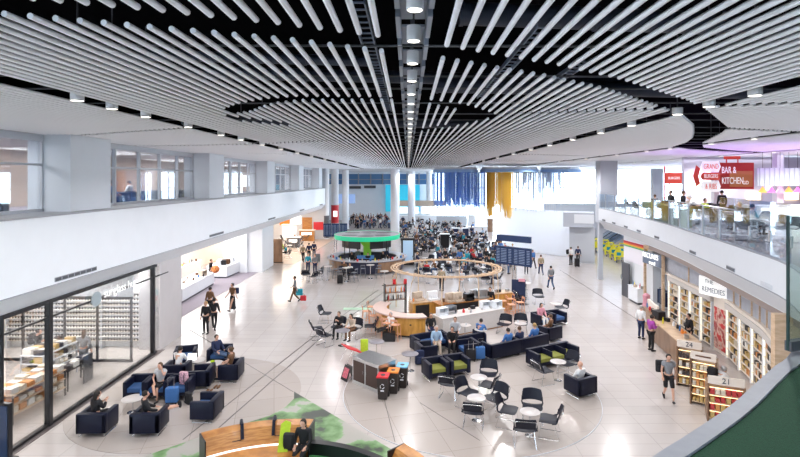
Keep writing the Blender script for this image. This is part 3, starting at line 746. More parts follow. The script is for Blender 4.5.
# seating ------------------------------------------------------------
def armchair_proto(w=.86, d=.76, h=.70, n=1, seatm=BLUES, div=False):
    t = bpy.data.objects.new('armchair' if n == 1 else 'bench_sofa', None); COL.objects.link(t); W = w * n if not div else w * n
    b = MB()
    b.box((0, -d / 2 + .08, .41), (W, .16, .58), bev=.03)
    for s in (-1, 1): b.box((s * (W / 2 - .07), .0, .395), (.14, d, .55), bev=.03)
    b.box((0, .0, .24), (W - .2, d - .08, .12), bev=.01)
    b.obj('shell', NAVY, t, True)
    if div:
        for i in range(1, n):
            q = MB(); q.box((-W / 2 + W * i / n, .02, .47), (.05, d - .1, .40), bev=.015); q.obj('divider', NAVY, t, True)
    for i in range(n):
        q = MB(); cw_ = (W - .28) / n - (.05 if div else .01); q.box((-(W - .28) / 2 + (W - .28) * (i + .5) / n, .07, .375), (cw_, d - .2, .15), bev=.03); q.obj('seat', seatm, t, True)
    for s in (-1, 1):
        q = MB(); x = s * (W / 2 - .06)
        q.tube([(x, -d / 2 + .06, .20), (x, -d / 2 + .06, .012), (x, d / 2 - .06, .012), (x, d / 2 - .06, .20)], .014, 6); q.obj('leg_frame', CHROME, t)
    return t
AC = armchair_proto()
ACL = armchair_proto(seatm=LIME)
def armchair(x, y, face, label, lime=False, group='dark leather armchairs'):
    o = place(ACL if lime else AC, (x, y, 0), R(face), label, group); o['category'] = 'armchair'; return o
def shell_chair_proto(hole=True, c=SHELLN):
    t = bpy.data.objects.new('shell_chair', None); COL.objects.link(t)
    b = MB(); nx, ny = 8, 6
    def surf(fn, th):
        g = [[fn(i / nx * 2 - 1, j / ny) for i in range(nx + 1)] for j in range(ny + 1)]
        top = [[b.bm.verts.new(p) for p in r] for r in g]; bot = [[b.bm.verts.new(p - th) for p in r] for r in g]
        for j in range(ny):
            for i in range(nx):
                b.bm.faces.new((top[j][i], top[j][i + 1], top[j + 1][i + 1], top[j + 1][i])); b.bm.faces.new((bot[j][i], bot[j + 1][i], bot[j + 1][i + 1], bot[j][i + 1]))
        for j in range(ny):
            for q in (0, nx): b.bm.faces.new((top[j][q], top[j + 1][q], bot[j + 1][q], bot[j][q]))
        for i in range(nx):
            for q in (0, ny): b.bm.faces.new((top[q][i], top[q][i + 1], bot[q][i + 1], bot[q][i]))
    surf(lambda u, v: V((u * (.24 + .03 * v - .05 * max(0, v - .8) * 5), -.2 + .44 * v, .44 + .03 * u * u + .02 * v - .05 * max(0, v - .7))), V((0, 0, .018)))
    b.obj('seat', c, t, True); b = MB()
    surf(lambda u, v: V((u * (.275 - .04 * v * v), -.26 - .11 * v + .07 * u * u, .55 + .31 * v - .02 * u * u)), V((0, .016, 0)))
    b.obj('backrest', c, t, True)
    for s in (-1, 1):
        b = MB(); b.tube([(s * .245, -.10, .455), (s * .27, -.2, .49), (s * .262, -.235, .57), (s * .255, -.23, .66)], .022, 6); b.obj('side_link', c, t, True)
    for s in (-1, 1):
        b = MB(); b.tube([(s * .20, .18, .43), (s * .25, .24, .012), (s * .25, -.28, .012), (s * .20, -.16, .43)], .010, 6); b.obj('leg_frame', CHROME, t)
    b = MB(); b.tube([(-.24, -.30, .62), (-.25, -.345, .76), (-.20, -.375, .80), (.20, -.375, .80), (.25, -.345, .76), (.24, -.30, .62)], .011, 6); b.obj('back_rail', CHROME, t)
    return t
SCH = shell_chair_proto()
def shellchair(x, y, face, label, group='dark shell chairs'):
    o = place(SCH, (x, y, 0), R(face), label, group, (1.2, 1.12, 1.04)); o['category'] = 'chair'; return o
def table_proto(r, h, m, name='round_table'):
    t = bpy.data.objects.new(name, None); COL.objects.link(t)
    b = MB(); b.lathe([(.001, h - .025), (r - .01, h - .025), (r, h - .015), (r, h - .004), (r - .008, h), (.001, h)], seg=28); b.obj('tabletop', m, t, True)
    b = MB(); b.cyl((0, 0, .02), (0, 0, h - .025), .028, 12); b.obj('pole', CHROME, t, True)
    b = MB(); b.lathe([(.001, 0), (r * .62, 0), (r * .62, .008), (.05, .025), (.001, .025)], seg=24); b.obj('base', CHROME, t, True)
    return t
TW = table_proto(.36, .73, TABLEW); TWL = table_proto(.34, .47, TABLEW, 'coffee_table'); TG = table_proto(.34, .70, TABLEG); THI = table_proto(.32, 1.05, TABLEW, 'high_table')
def table(p, x, y, label, group=None):
    o = place(p, (x, y, 0), 0, label, group); o['category'] = 'table'; return o
def stool_proto(m=PINKST, h=.74):
    t = bpy.data.objects.new('bar_stool', None); COL.objects.link(t)
    b = MB(); b.box((0, 0, h), (.38, .36, .03), bev=.012); b.obj('seat', m, t, True)
    for sx in (-1, 1):
        for sy in (-1, 1):
            b = MB(); top = 1.02 if sy < 0 else h; b.tube([(sx * .22, sy * .21, 0), (sx * .16, sy * .16, h), (sx * .16, sy * (.16 if sy > 0 else .20), top)], .016, 6); b.obj('leg', m, t)
    b = MB(); b.box((0, -.2, .98), (.36, .02, .10), bev=.008); b.obj('backrest', m, t)
    b = MB(); b.tube([(-.2, .19, .28), (.2, .19, .28), (.2, -.19, .28), (-.2, -.19, .28)], .012, 6, closed=True); b.obj('footrest', m, t)
    return t
STO = stool_proto(); STG = stool_proto(mat('stool_grey', (.16, .17, .2), .4), .72)

# ---- left lounge of armchairs
A_ = [
    (-9.37, 15.1, 3, 'dark armchair nearest the black glazing post, back to the viewer, phone user in it'),
    (-7.80, 15.1, 3, 'dark armchair holding the reclining person in black with raised knees'),
    (-6.42, 16.0, 88, 'empty dark armchair standing alone nearest the curved wooden bench'),
    (-9.42, 17.5, 184, 'dark armchair with blue seat, left end of the row around the man in shorts'),
    (-8.68, 17.5, 184, 'dark armchair the man in shorts sits in'),
    (-7.94, 17.5, 184, 'dark armchair holding the blue trolley bag, right end of the row'),
    (-7.62, 18.5, 96, 'dark armchair with its high back turned right, behind the luggage chair'),
    (-9.15, 20.6, 196, 'empty dark armchair with blue seat close to the shop glass'),
    (-7.80, 20.75, 182, 'dark armchair with the man lying across with his legs stretched out'),
    (-6.75, 19.1, 92, 'dark armchair at the right edge of the lounge, person with bare legs in it'),
    (-8.75, 18.95, 4, 'dark armchair back to back with the man in shorts, laptop user in it'),
]
for x, y, f, l in A_:
    o = armchair(x, y, f, l)
    if y == 17.5: o.scale = (.86, 1, 1)
table(TWL, -9.0, 16.1 + .25, 'low white round table between the two front armchairs', 'low white coffee tables')
table(TWL, -8.4, 19.85, 'low white round table in front of the laptop user', 'low white coffee tables')
table(TWL, -7.55, 19.5, 'low white round table with green drink, beside the outstretched man', 'low white coffee tables')
person(-9.42, 15.15, -30, 'sitphone', 'black', 'black', 'person in black with dark hair holding a phone in the nearest left armchair', hair='long')
person(-7.85, 15.2, -55, 'sitlong', 'black', 'beige', 'reclining person in black, knees over the arm of the armchair', lows='shorts')
person(-8.66, 17.45, 178, 'sitcross', 'light_grey', 'black', 'man in grey T-shirt and dark shorts sitting with crossed bare legs, hand on head', lows='shorts', hc=1, shoes='black')
person(-8.75, 19.05, -6, 'sitfwd', 'white', 'grey', 'person in white seen from behind working on a laptop', hair='short')
person(-7.80, 20.55, -128, 'sitlong', 'navy', 'denim', 'man in navy shirt lying back with his jeans stretched over the chair arm', hc=0)
person(-6.85, 19.1, 88, 'sitback', 'brown', 'black', 'person in brown top with bare legs in the right edge armchair', lows='shorts', hair='bun', hc=1)
b = MB(); b.box((0, 0, .012), (.34, .24, .02), bev=.004); 
lt = thing('laptop', 'open silver laptop on the low table in front of the person in white', 'laptop', (-8.55, 19.7, .475), R(5)); b.obj('keyboard', STEEL, lt)
b = MB(); b.box((0, .14, .13), (.34, .012, .23), rx=-.25); b.obj('screen', LITW, lt)
suitcase('blue upright trolley bag standing on the floor between the armchairs', (-8.02, 17.0, 0), .1, CLOTH['blue'], .5)
backpack('pink floral bag leaning on the blue trolley bag', (-7.85, 17.5, .45), 2.9, mat('floral', (.6, .35, .42), .8, noise=.6, nscale=30))
backpack('black rucksack lying on the floor by the trolley bag', (-7.45, 16.95, 0), 2.5, CLOTH['black'], sc=.9)
for i, (x, y) in enumerate(((-7.05, 18.3), (-7.2, 17.95))):
    b = MB(); b.tube([(0, -.12, .03), (0, 0, .04), (0, .13, .03)], .04, 8, rad=[.035, .045, .03]); b.tube([(.12, -.12, .03), (.13, 0, .04), (.12, .13, .03)], .04, 8, rad=[.035, .045, .03])
    o = b.obj('sandals', CLOTH['brown'], smooth=True); o.location = (x, y, 0); tag(o, ['pair of brown sandals on the floor left of the right edge armchair', 'pair of dark shoes on the floor nearer the viewer'][i], 'shoes', 'shoes on the floor')
b = MB(); b.lathe([(.001, 0), (.03, 0), (.03, .14), (.012, .18), (.012, .2), (.001, .2)], seg=12); o = b.obj('bottle', CLOTH['blue'], smooth=True); o.location = (-8.85, 16.55, .473); tag(o, 'small blue bottle on the low table by the front armchairs', 'bottle')
b = MB(); b.lathe([(.001, 0), (.06, 0), (.09, .09), (.085, .09), (.055, .01)], seg=16); o = b.obj('bowl', CLOTH['lime'], smooth=True); o.location = (-7.6, 19.45, .473); tag(o, 'green bowl on the low table beside the outstretched man', 'bowl')

# ---- curved wooden bench with floor ring
bc = (-3.1, 10.0, 0)
def bench(a0, a1, label, back=True):
    t = thing('curved_bench', label, 'bench')
    N = 30
    b = MB()
    prof = [(3.56, .44), (3.82, .84), (4.12, .86), (4.14, .80), (4.14, .05), (3.62, .05)]
    b.lathe(prof + [prof[0]], bc, N, a0, a1); b.obj('backrest', WOODO, t)
    b = MB(); b.lathe([(2.92, .38), (3.5, .38), (3.5, .45), (2.92, .45), (2.92, .38)], bc, N, a0, a1); b.obj('seat', WOODO, t)
    b = MB(); b.lathe([(3.0, .05), (3.45, .05), (3.45, .36), (3.0, .36), (3.0, .05)], bc, N, a0, a1); b.obj('plinth', BLACK, t)
    b = MB(); b.lathe([(3.50, .44), (3.55, .44), (3.55, .475), (3.50, .475), (3.50, .44)], bc, N, a0, a1); b.obj('light_strip', LITW, t)
    for a in (a0 - .006, a1 + .006):
        q = MB(); c, s = math.cos(a), math.sin(a); q.box((bc[0] + 3.85 * c, bc[1] + 3.85 * s, .44), (.56, .03, .82), rz=a); q.obj('end_panel', BLACK, t)
    if back:
        for a in (a0 + .48, a0 + .26):
            q = MB(); c, s = math.cos(a), math.sin(a); q.tube([(bc[0] + 3.62 * c, bc[1] + 3.62 * s, .66), (bc[0] + 3.80 * c, bc[1] + 3.80 * s, .98), (bc[0] + 4.05 * c, bc[1] + 4.05 * s, .98), (bc[0] + 4.1 * c, bc[1] + 4.1 * s, .84)], .045, 8); q.obj('arm_fin', NAVY, t, True)
        for a in (a0 + .52, a0 + .22):
            q = MB(); c, s = math.cos(a), math.sin(a); q.box((bc[0] + 3.70 * c, bc[1] + 3.70 * s, .60), (.03, .22, .07), rz=a, ry=-.58); q.obj('power_socket', BLACK, t)
    return t
bench(R(84), R(126), 'curved orange wooden bench with high back and light strip at the bottom of the view')
bench(R(20), R(43), 'short end of a second curved wooden bench right of the green pit', False)
b = MB(); b.ring(bc, 3.66, 3.86, 0, .42, 40, R(43), R(83.5)); pl_ = thing('floor_planter', 'black curved rim with green mat inside it, right of the seated woman', 'planter'); b.obj('rim', BLACK, pl_, True)
b = MB(); b.disc((bc[0], bc[1], .0), 2.9, .10, 48); o = b.obj('pit_turf', mat('pit_green', (.05, .22, .07), .9, noise=.3, nscale=40)); tag(o, 'bright green mat inside the ring of curved benches', 'mat')
b = MB(); b.ring(bc, 2.95, 3.64, 0, .12, 40, R(43), R(83)); b.obj('turf', MATS['pit_green'], pl_)
bx = P(303, 449, .45)
person(bx.x, bx.y + .05, 170, 'sit', 'black', 'black', 'woman with dark hair in black T-shirt sitting on the curved wooden bench', hair='long')
backpack('black rucksack on the curved bench beside the seated woman', (bx.x - .36, bx.y - .05, .45), 3.0, CLOTH['black'])
b = MB()
g_ = [(-.16, .0), (.10, .0), (.16, .75), (.02, .80), (-.10, .72)]
for (u, v) in [(0, 0)]:
    A = [b.bm.verts.new((x, -.02, z)) for x, z in g_]; B = [b.bm.verts.new((x, .02, z)) for x, z in g_]
    b.bm.faces.new(A); b.bm.faces.new(list(reversed(B)))
    for i in range(5): b.bm.faces.new((A[i], A[(i + 1) % 5], B[(i + 1) % 5], B[i]))
o = b.obj('jacket', CLOTH['lime']); q = P(285, 457, .5); o.location = (q.x - .12, q.y + .32, .40); o.rotation_euler = (-.42, 0, .1); tag(o, 'lime green jacket hung over the curved bench back', 'jacket')

# ---- recycling station and three bins
t = thing('recycling_cabinet', 'steel waste cabinet with dark doors standing behind the three bins', 'cabinet', (-1.27, 18.55, 0), R(-43))
b = MB(); b.box((0, 0, .04), (1.42, .86, .08)); b.box((0, 0, .53), (1.42, .86, .92), bev=.012); b.obj('body', STEEL, t)
b = MB(); b.box((0, 0, 1.0), (1.48, .92, .03), bev=.008); b.obj('top', STEEL, t)
for s in (-1, 1):
    b = MB(); b.box((s * .34, -.44, .52), (.6, .02, .74), bev=.005); d_ = b.obj('door', mat('door_maroon', (.05, .025, .02), .45), t)
    b = MB(); b.cyl((s * .08, -.46, .5), (s * .08, -.46, .62), .01, 8); b.obj('handle', CHROME, d_)
def bin_(x, y, c, label):
    t = thing('wheelie_bin', label, 'bin', (x, y, 0), R(-8), 'wheelie bins'); t.scale = (.88, .88, .95)
    b = MB()
    A = [b.bm.verts.new((sx * .17, sy * .19, .04)) for sx, sy in ((-1, -1), (1, -1), (1, 1), (-1, 1))]; B = [b.bm.verts.new((sx * .22, sy * .25, .82)) for sx, sy in ((-1, -1), (1, -1), (1, 1), (-1, 1))]
    b.bm.faces.new(A); b.bm.faces.new(B)
    for i in range(4): b.bm.faces.new((A[i], A[(i + 1) % 4], B[(i + 1) % 4], B[i]))
    b.obj('body', mat('bin_black', (.03, .022, .02), .5), t)
    b = MB(); b.box((0, 0, .85), (.47, .54, .06), bev=.02); lid = b.obj('lid', c, t, True)
    b = MB(); b.disc((0, -.05, .878), .09, .012, 16); b.obj('opening', BLACK, lid)
    b = MB(); b.cyl((-.2, .27, .80), (.2, .27, .80), .018, 8); b.obj('handle', BLACK, t)
    for s in (-1, 1):
        b = MB(); b.cyl((s * .17, .2, .09), (s * .21, .2, .09), .09, 14); b.obj('wheel', BLACK, t)
    b = MB()
    for k in range(3):
        a = k * 2 * PI / 3 + .5; b.tube([(.08 * math.cos(a + u), -.236 , .52 + .08 * math.sin(a + u)) for u in (0, .45, .9, 1.4)], .014, 5)
    b.box((0, -.225, .36), (.14, .01, .05)); b.obj('recycling_mark', WHITE, t)
bin_(-.86, 17.4, RED, 'black wheelie bin with red lid'); bin_(-.52, 17.85, ORANGE, 'black wheelie bin with orange lid'); bin_(-.20, 18.35, mat('pale_blue', (.22, .55, .80), .4), 'black wheelie bin with pale blue lid')

# ---- shell chairs and white tables, lower right
for i, (x, y, l) in enumerate(((2.47, 17.45, 'white round table furthest back of the three among the shell chairs'), (2.16, 15.8, 'white round table in the middle of the shell chair cluster'), (3.62, 14.85, 'white round table nearest the viewer, four shell chairs around it'), (5.69, 18.95, 'white round table in front of the three-seat lime sofa'))):
    o = table(TW, x, y, l, 'white round cafe tables')
    if i < 2: o.scale = (.82, .82, 1)
for x, y, f, l in (
    (2.95, 18.4, 165, 'shell chair behind the furthest white table of the cluster'), (2.78, 17.4, 60, 'shell chair right of the furthest white table, back to the right'),
    (1.45, 17.55, -20, 'shell chair with its back to the viewer by the lime-seated armchairs'), (2.0, 16.78, -135, 'shell chair left of the middle white table, its oval gap showing'),
    (2.85, 16.35, 125, 'shell chair right of the middle white table'), (2.02, 15.45, -12, 'shell chair in front of the middle white table, chrome back rail to the viewer'),
    (3.1, 15.5, -115, 'shell chair left of the nearest white table'), (3.92, 15.75, 168, 'shell chair behind the nearest white table facing the viewer'),
    (3.36, 14.4, -8, 'shell chair nearest the viewer with chrome back rail'), (4.2, 14.9, 70, 'shell chair right of the nearest white table, blue sheen on its seat'),
    (5.1, 18.75, -70, 'shell chair left of the table by the lime sofa'), (6.2, 19.45, 120, 'shell chair right of the table by the lime sofa'),
    (-4.35, 24.0, -70, 'shell chair with high back at the left of the couple'), (-3.8, 23.0, -40, 'shell chair with its back to the viewer left of the couple'), (-4.4, 26.7, -100, 'small shell chair standing behind the couple'), (-1.85, 24.4, 95, 'blue shell chair right of the couple'),
    (4.75, 24.75, 150, 'shell chair in front of the terrazzo counter'), (5.6, 24.8, 170, 'shell chair left of the white-topped table behind the long sofa'),
    (6.6, 28.8, -60, 'shell chair facing the leaning blue sign'), (7.45, 32.6, 180, 'shell chair at the far high table'), (6.9, 30.5, -80, 'shell chair in the middle right, seen from the side'), (8.0, 30.6, 180, 'shell chair right of the middle far table'), (8.6, 28.0, 100, 'shell chair right of the table near the pink person'),
    ): shellchair(x, y, f, l)
armchair(1.05, 19.25, 202, 'left lime-seated dark armchair of the pair facing the viewer', True)
armchair(1.9, 19.6, 202, 'right lime-seated dark armchair of the pair facing the viewer', True)
SOF3 = armchair_proto(.74, .78, .75, 3, LIME, True); SOF3.name = 'three_seat_sofa'
o = place(SOF3, (5.98, 20.65, 0), R(207), 'dark high-backed sofa with three lime seats and dividers', ''); o['category'] = 'sofa'
armchair(6.12, 17.75, 25, 'dark armchair the bald man sits in, lower right')
person(6.08, 17.85, 30, 'sitback', 'white', 'khaki', 'bald man in white shirt and black coat sitting at the lower right', z=-.08, hc=-1, sk=0, shoes='brown')
SOFL = armchair_proto(.86, .78, .72, 2, BLUES); SOFL.name = 'sofa'
for i, (x, y, f, l) in enumerate(((4.05, 21.6, 29, 'left half of the long dark sofa with its back to the viewer'), (5.4, 22.35, 29, 'right half of the long dark sofa with its back to the viewer'),
        (2.55, 22.6, 29, 'dark sofa left of the blue suitcase, facing away'), (1.0, 22.4, 209, 'dark sofa under the wooden bar, facing the viewer, people on it'))):
    o = place(SOFL, (x, y, 0), R(f), l, 'long dark sofas'); o['category'] = 'sofa'
armchair(.75, 21.2, -70, 'dark armchair with lime seat beside the small grey table', True)
armchair(2.6, 21.5, 110, 'dark armchair closing the right side of the seated group', False)
armchair(6.75, 23.75, 30, 'dark armchair with its back to the viewer right of the long sofa')
armchair(6.95, 26.0, 205, 'dark armchair the person in pink sits in'); armchair(7.8, 26.35, 205, 'empty dark armchair right of the person in pink')
person(1.25, 21.9, 185, 'sit', 'pale_blue', 'beige', 'man in pale blue shirt sitting between people in black', hc=2)
person(1.95, 21.9, 170, 'sitfwd', 'black', 'black', 'person in black leaning over at the right of the pale blue shirt', hair='long')
person(1.1, 24.0, 185, 'sit', 'black', 'navy', 'grey-haired man in black behind the pale blue shirt', hc=1)
person(2.2, 23.3, 175, 'sit', 'light_grey', 'black', 'long-haired person in grey behind the person in black', hair='long', hc=1)
person(3.3, 22.9, -30, 'sitfwd', 'blue', 'navy', 'person in blue shirt bending forward left of the long sofa')
person(4.4, 21.95, 29, 'sit', 'blue', 'navy', 'dark-haired person in blue seen from behind on the long sofa, left', z=-.12)
person(4.95, 22.2, 29, 'sit', 'navy', 'navy', 'person in dark blue seen from behind, middle of the long sofa', z=-.12, hc=1)
person(5.75, 22.7, 29, 'sit', 'blue', 'navy', 'fair-haired person in blue seen from behind at the right end of the long sofa', z=-.12, hc=3)
person(6.9, 25.9, 200, 'sit', 'pink', 'white', 'person in pink top holding a bag in the far armchair', hair='long')
person(6.7, 23.8, 60, 'sitback', 'brown', 'beige', 'person lounging in the dark armchair behind the lime sofa', hc=1)
suitcase('bright blue suitcase standing at the end of the long sofa', (3.05, 21.15, 0), .1, CLOTH['blue'], .5)
suitcase('black suitcase beside the bright blue one', (2.65, 21.0, 0), -.2, CLOTH['black'], .45)
b_ = P(416, 366); backpack('navy backpack standing on the floor by the small grey table', (b_.x + .15, b_.y + .2, .0), .3, CLOTH['navy'], sc=1.3)
table(TG, .08, 19.9, 'small grey round table left of the pale-blue-shirted man', 'grey round tables')
table(TG, -3.0, 22.95, 'grey round table the couple sit at', 'grey round tables')
table(TG, -1.35, 21.4, 'grey round table behind the recycling cabinet', 'grey round tables')
table(TW, 2.7, 23.7, 'white round table right of the seated group', 'white round cafe tables'); table(TW, 3.35, 23.0, 'white round table where the man in blue leans', 'white round cafe tables')
table(TW, 5.4, 24.0, 'white table with cups behind the long sofa', 'white round cafe tables'); table(TW, 8.2, 27.9, 'white round table behind the person in pink', 'white round cafe tables')
table(THI, 7.55, 31.9, 'high white table in the bright open floor on the right', 'high tables')
for i in range(3):
    b = MB(); b.lathe([(.001, 0), (.035, 0), (.045, .11), (.04, .11), (.03, .01)], seg=12); o = b.obj('paper_cup', WHITE, smooth=True); o.location = ((5.3, 24.1, .733), (2.75, 23.6, .733), (3.5, 22.9, .733))[i]; tag(o, ['white paper cup on the table behind the long sofa', 'white paper cup on the table right of the seated group', 'white paper cup on the table where the man in blue leans'][i], 'cup', 'paper cups')
person(-3.35, 24.25, 165, 'sitphone', 'black', 'black', 'man in black sitting at the grey table, left of the couple', hc=1, z=.0)
person(-2.65, 23.95, 150, 'sitfwd', 'beige', 'brown', 'woman in beige sitting at the grey table, right of the couple', hair='long')
shellchair(-3.4, 24.3, 165, 'shell chair under the man in black of the couple'); shellchair(-2.6, 24.05, 150, 'shell chair under the woman in beige')
b = MB(); b.box((0, 0, .012), (1.6, .5, .016), bev=.004); o = b.obj('floor_decal', mat('decal_green', (.42, .62, .46), .4)); q = P(357, 309); o.location = (q.x, q.y, 0); tag(o, 'pale green rectangle stuck on the floor behind the couple', 'floor sticker')
# red chair, lime bag, floor sign
t = thing('lounge_chair', 'red sling chair beside the lime board behind the recycling cabinet', 'chair', (-2.35, 21.0, 0), R(-60))
b = MB(); A = [(-.3, .35, .42), (.3, .35, .42), (.3, -.35, .75), (-.3, -.35, .75)]
b.box((0, 0, .52), (.62, .8, .05), rx=-.45, bev=.02); b.obj('seat', RED, t, True)
for s in (-1, 1):
    b = MB(); b.tube([(s * .28, .38, 0), (s * .28, -.1, .5), (s * .28, -.4, 0)], .012, 6); b.obj('leg', CHROME, t)
b = MB(); b.box((0, 0, .45), (.32, .12, .8), bev=.04); b.mi = 0; b.box((0, 0, .04), (.36, .2, .08)); o = b.obj('partition_board', CLOTH['lime'], smooth=True); o.location = (-1.85, 21.2, 0); tag(o, 'lime green upright board beside the red chair', 'board')
t = thing('floor_sign', 'black and pink folding sign on the floor left of the recycling cabinet', 'sign', (-2.25, 19.1, 0), R(-50))
for s in (-1, 1):
    b = MB(); b.box((0, s * .14, .26), (.42, .02, .56), rx=s * .38); q = b.obj('panel', BLACK, t)
    b = MB(); b.box((0, s * .155, .27), (.3, .01, .36), rx=s * .38); b.obj('poster', mat('poster_pink', (.55, .12, .16), .5, noise=.5, nscale=14), q)
t = thing('rubbish_bag', 'white carrier bag standing against the recycling cabinet', 'bag', (-2.0, 19.65, 0)); b = MB(); b.sph((0, 0, .25), .22, 1, .8, 1.15); b.sph((0, 0, .5), .08, 1.4, .6, 1); b.obj('bag_body', WHITE, t, True)
# ---------------------------------------------------------------- wooden bar with hoop canopy
t = thing('curved_bar', 'golden wood round-ended bar counter with pale pink top', 'counter', (.30, 26.0, 0))
b = MB(); b.lathe([(1.55, .10), (1.95, .10), (1.95, .98), (1.55, .98), (1.55, .10)], seg=36, a0=R(150), a1=R(286)); b.obj('front', WOODG, t, True)
b = MB(); b.lathe([(1.42, .98), (2.12, .98), (2.12, 1.04), (1.42, 1.04), (1.42, .98)], seg=36, a0=R(148), a1=R(287)); b.obj('countertop', mat('top_pink', (.72, .55, .50), .3), t)
b = MB(); b.lathe([(1.6, 0), (1.88, 0), (1.88, .1), (1.6, .1), (1.6, 0)], seg=36, a0=R(150), a1=R(286)); b.obj('plinth', BLACK, t)
b = MB(); b.box((-.18, -1.94, .62), (.09, .03, .07)); b.obj('power_socket', BLACK, t)
t = thing('bar_cabinet', 'orange wood back cabinet between the curved bar and terrazzo counter', 'cabinet', (.85, 27.2, 0), R(22))
b = MB(); b.box((0, 0, .55), (1.5, .6, .9), bev=.01); b.obj('body', WOODG, t); b = MB(); b.box((0, 0, 1.02), (1.6, .7, .04)); b.obj('worktop', WOODL, t)
b = MB(); b.box((-.2, -.31, .55), (.8, .02, .7)); b.obj('niche', BLACK, t)
t = thing('service_counter', 'long wooden service counter with orange end, middle of the bar', 'counter', (3.2, 27.4, 0), R(24))
b = MB(); b.box((0, 0, .5), (3.0, .6, 1.0)); b.obj('body', BLACK, t); b = MB(); b.box((-.2, 0, 1.03), (3.4, .8, .05)); b.obj('worktop', WOODO, t); b = MB(); b.box((-1.6, 0, .5), (.08, .7, 1.0)); b.obj('end_panel', WOODG, t)
t = thing('bar_cabinet', 'orange wood cabinet at the right end of the bar', 'cabinet', (5.3, 29.3, 0), R(24)); b = MB(); b.box((0, 0, .5), (1.4, .7, 1.0), bev=.01); b.obj('body', WOODG, t); b = MB(); b.box((0, 0, 1.02), (1.5, .8, .04)); b.obj('worktop', WOODL, t)
t = thing('terrazzo_counter', 'long pale terrazzo counter facing the seated groups', 'counter', (3.1, 25.35, 0), R(30))
b = MB(); b.box((0, 0, .49), (3.8, .95, .86), bev=.008); b.obj('body', TERR, t); b = MB(); b.box((0, 0, .03), (3.7, .85, .06)); b.obj('plinth', WOODO, t); b = MB(); b.box((0, 0, .935), (3.9, 1.0, .03), bev=.008); b.obj('countertop', mat('counter_white', (.74, .70, .68), .3), t)
# things on the counters
rr = random.Random(3)
ctm = [WHITE, RED, CLOTH['brown'], YELLOW, STEEL, BLACK, CLOTH['beige'], CLOTH['blue'], ORANGE]
NMS = ['white', 'red', 'brown', 'yellow', 'steel', 'black', 'beige', 'blue', 'orange']
def clutter(cx, cy, cz, L, W, rz, n, where, kinds=('jar', 'bottle', 'box', 'cup')):
    for i in range(n):
        u = -L / 2 + L * (i + .5) / n + rr.uniform(-.05, .05); v = rr.uniform(-W / 2, W / 2); k = rr.choice(kinds); mi = rr.randrange(len(ctm)) if k not in ('box', 'display', 'machine') else rr.choice((0, 4, 5, 6, 0, 2, 4)); b = MB()
        if k == 'jar': b.lathe([(.001, 0), (.06, 0), (.065, .12), (.04, .15), (.04, .18), (.001, .18)], seg=10)
        elif k == 'bottle': b.lathe([(.001, 0), (.035, 0), (.035, .18), (.012, .24), (.012, .3), (.001, .3)], seg=10)
        elif k == 'box': b.box((0, 0, .08), (.22, .16, .16), bev=.01)
        elif k == 'machine': b.box((0, 0, .05), (.6, .42, .1), bev=.02); b.box((0, .1, .28), (.6, .22, .38), bev=.02); b.cyl((-.15, -.08, .1), (-.15, -.08, .28), .03, 8); b.cyl((.15, -.08, .1), (.15, -.08, .28), .03, 8)
        elif k == 'display': b.box((0, 0, .02), (.5, .36, .04)); b.box((0, .17, .2), (.5, .02, .36)); b.box((0, 0, .38), (.5, .36, .02)); b.box((-.24, 0, .2), (.02, .36, .36)); b.box((.24, 0, .2), (.02, .36, .36)); b.box((0, .02, .1), (.4, .25, .1))
        else: b.lathe([(.001, 0), (.035, 0), (.045, .11), (.04, .11), (.03, .01)], seg=10)
        o = b.obj({'machine': 'coffee_machine', 'display': 'food_display'}.get(k, k), ctm[mi], smooth=True)
        o.location = (cx + u * math.cos(rz) - v * math.sin(rz), cy + u * math.sin(rz) + v * math.cos(rz), cz); o.rotation_euler = (0, 0, rz + rr.uniform(-.3, .3))
        side = 'left end' if i < n / 3 else 'middle' if i < 2 * n / 3 else 'right end'
        tag(o, '%s %s standing on %s, towards the %s' % (NMS[mi], {'machine': 'coffee machine', 'display': 'food display case'}.get(k, k), where, side), k if k != 'machine' else 'coffee machine', 'items on %s' % where)
clutter(3.1, 25.35, .95, 3.5, .6, R(30), 12, 'the terrazzo counter', ('jar', 'box', 'display', 'cup', 'display'))
clutter(3.2, 27.4, 1.055, 3.0, .5, R(24), 9, 'the long service counter', ('machine', 'box', 'jar', 'cup', 'display'))
clutter(.85, 27.2, 1.04, 1.4, .4, R(22), 5, 'the orange wood back cabinet', ('jar', 'bottle', 'machine', 'box'))
clutter(5.3, 29.3, 1.04, 1.3, .5, R(24), 5, 'the right end cabinet')
t = thing('bottle_shelf', 'small black wire shelf of bottles inside the curved bar', 'shelf', (-.7, 27.2, 0), R(20))
for z in (.3, 1.1, 1.5, 1.9):
    b = MB(); b.box((0, 0, z), (1.2, .3, .025)); b.obj('board', WOODD, t)
for s in (-1, 1):
    b = MB(); b.box((s * .6, 0, 1.0), (.03, .3, 2.0)); b.obj('upright', BLACK, t)
for z in (1.115, 1.515): clutter(-.7, 27.2, z, 1.1, .1, R(20), 8, 'the wire shelf in the curved bar', ('bottle',))
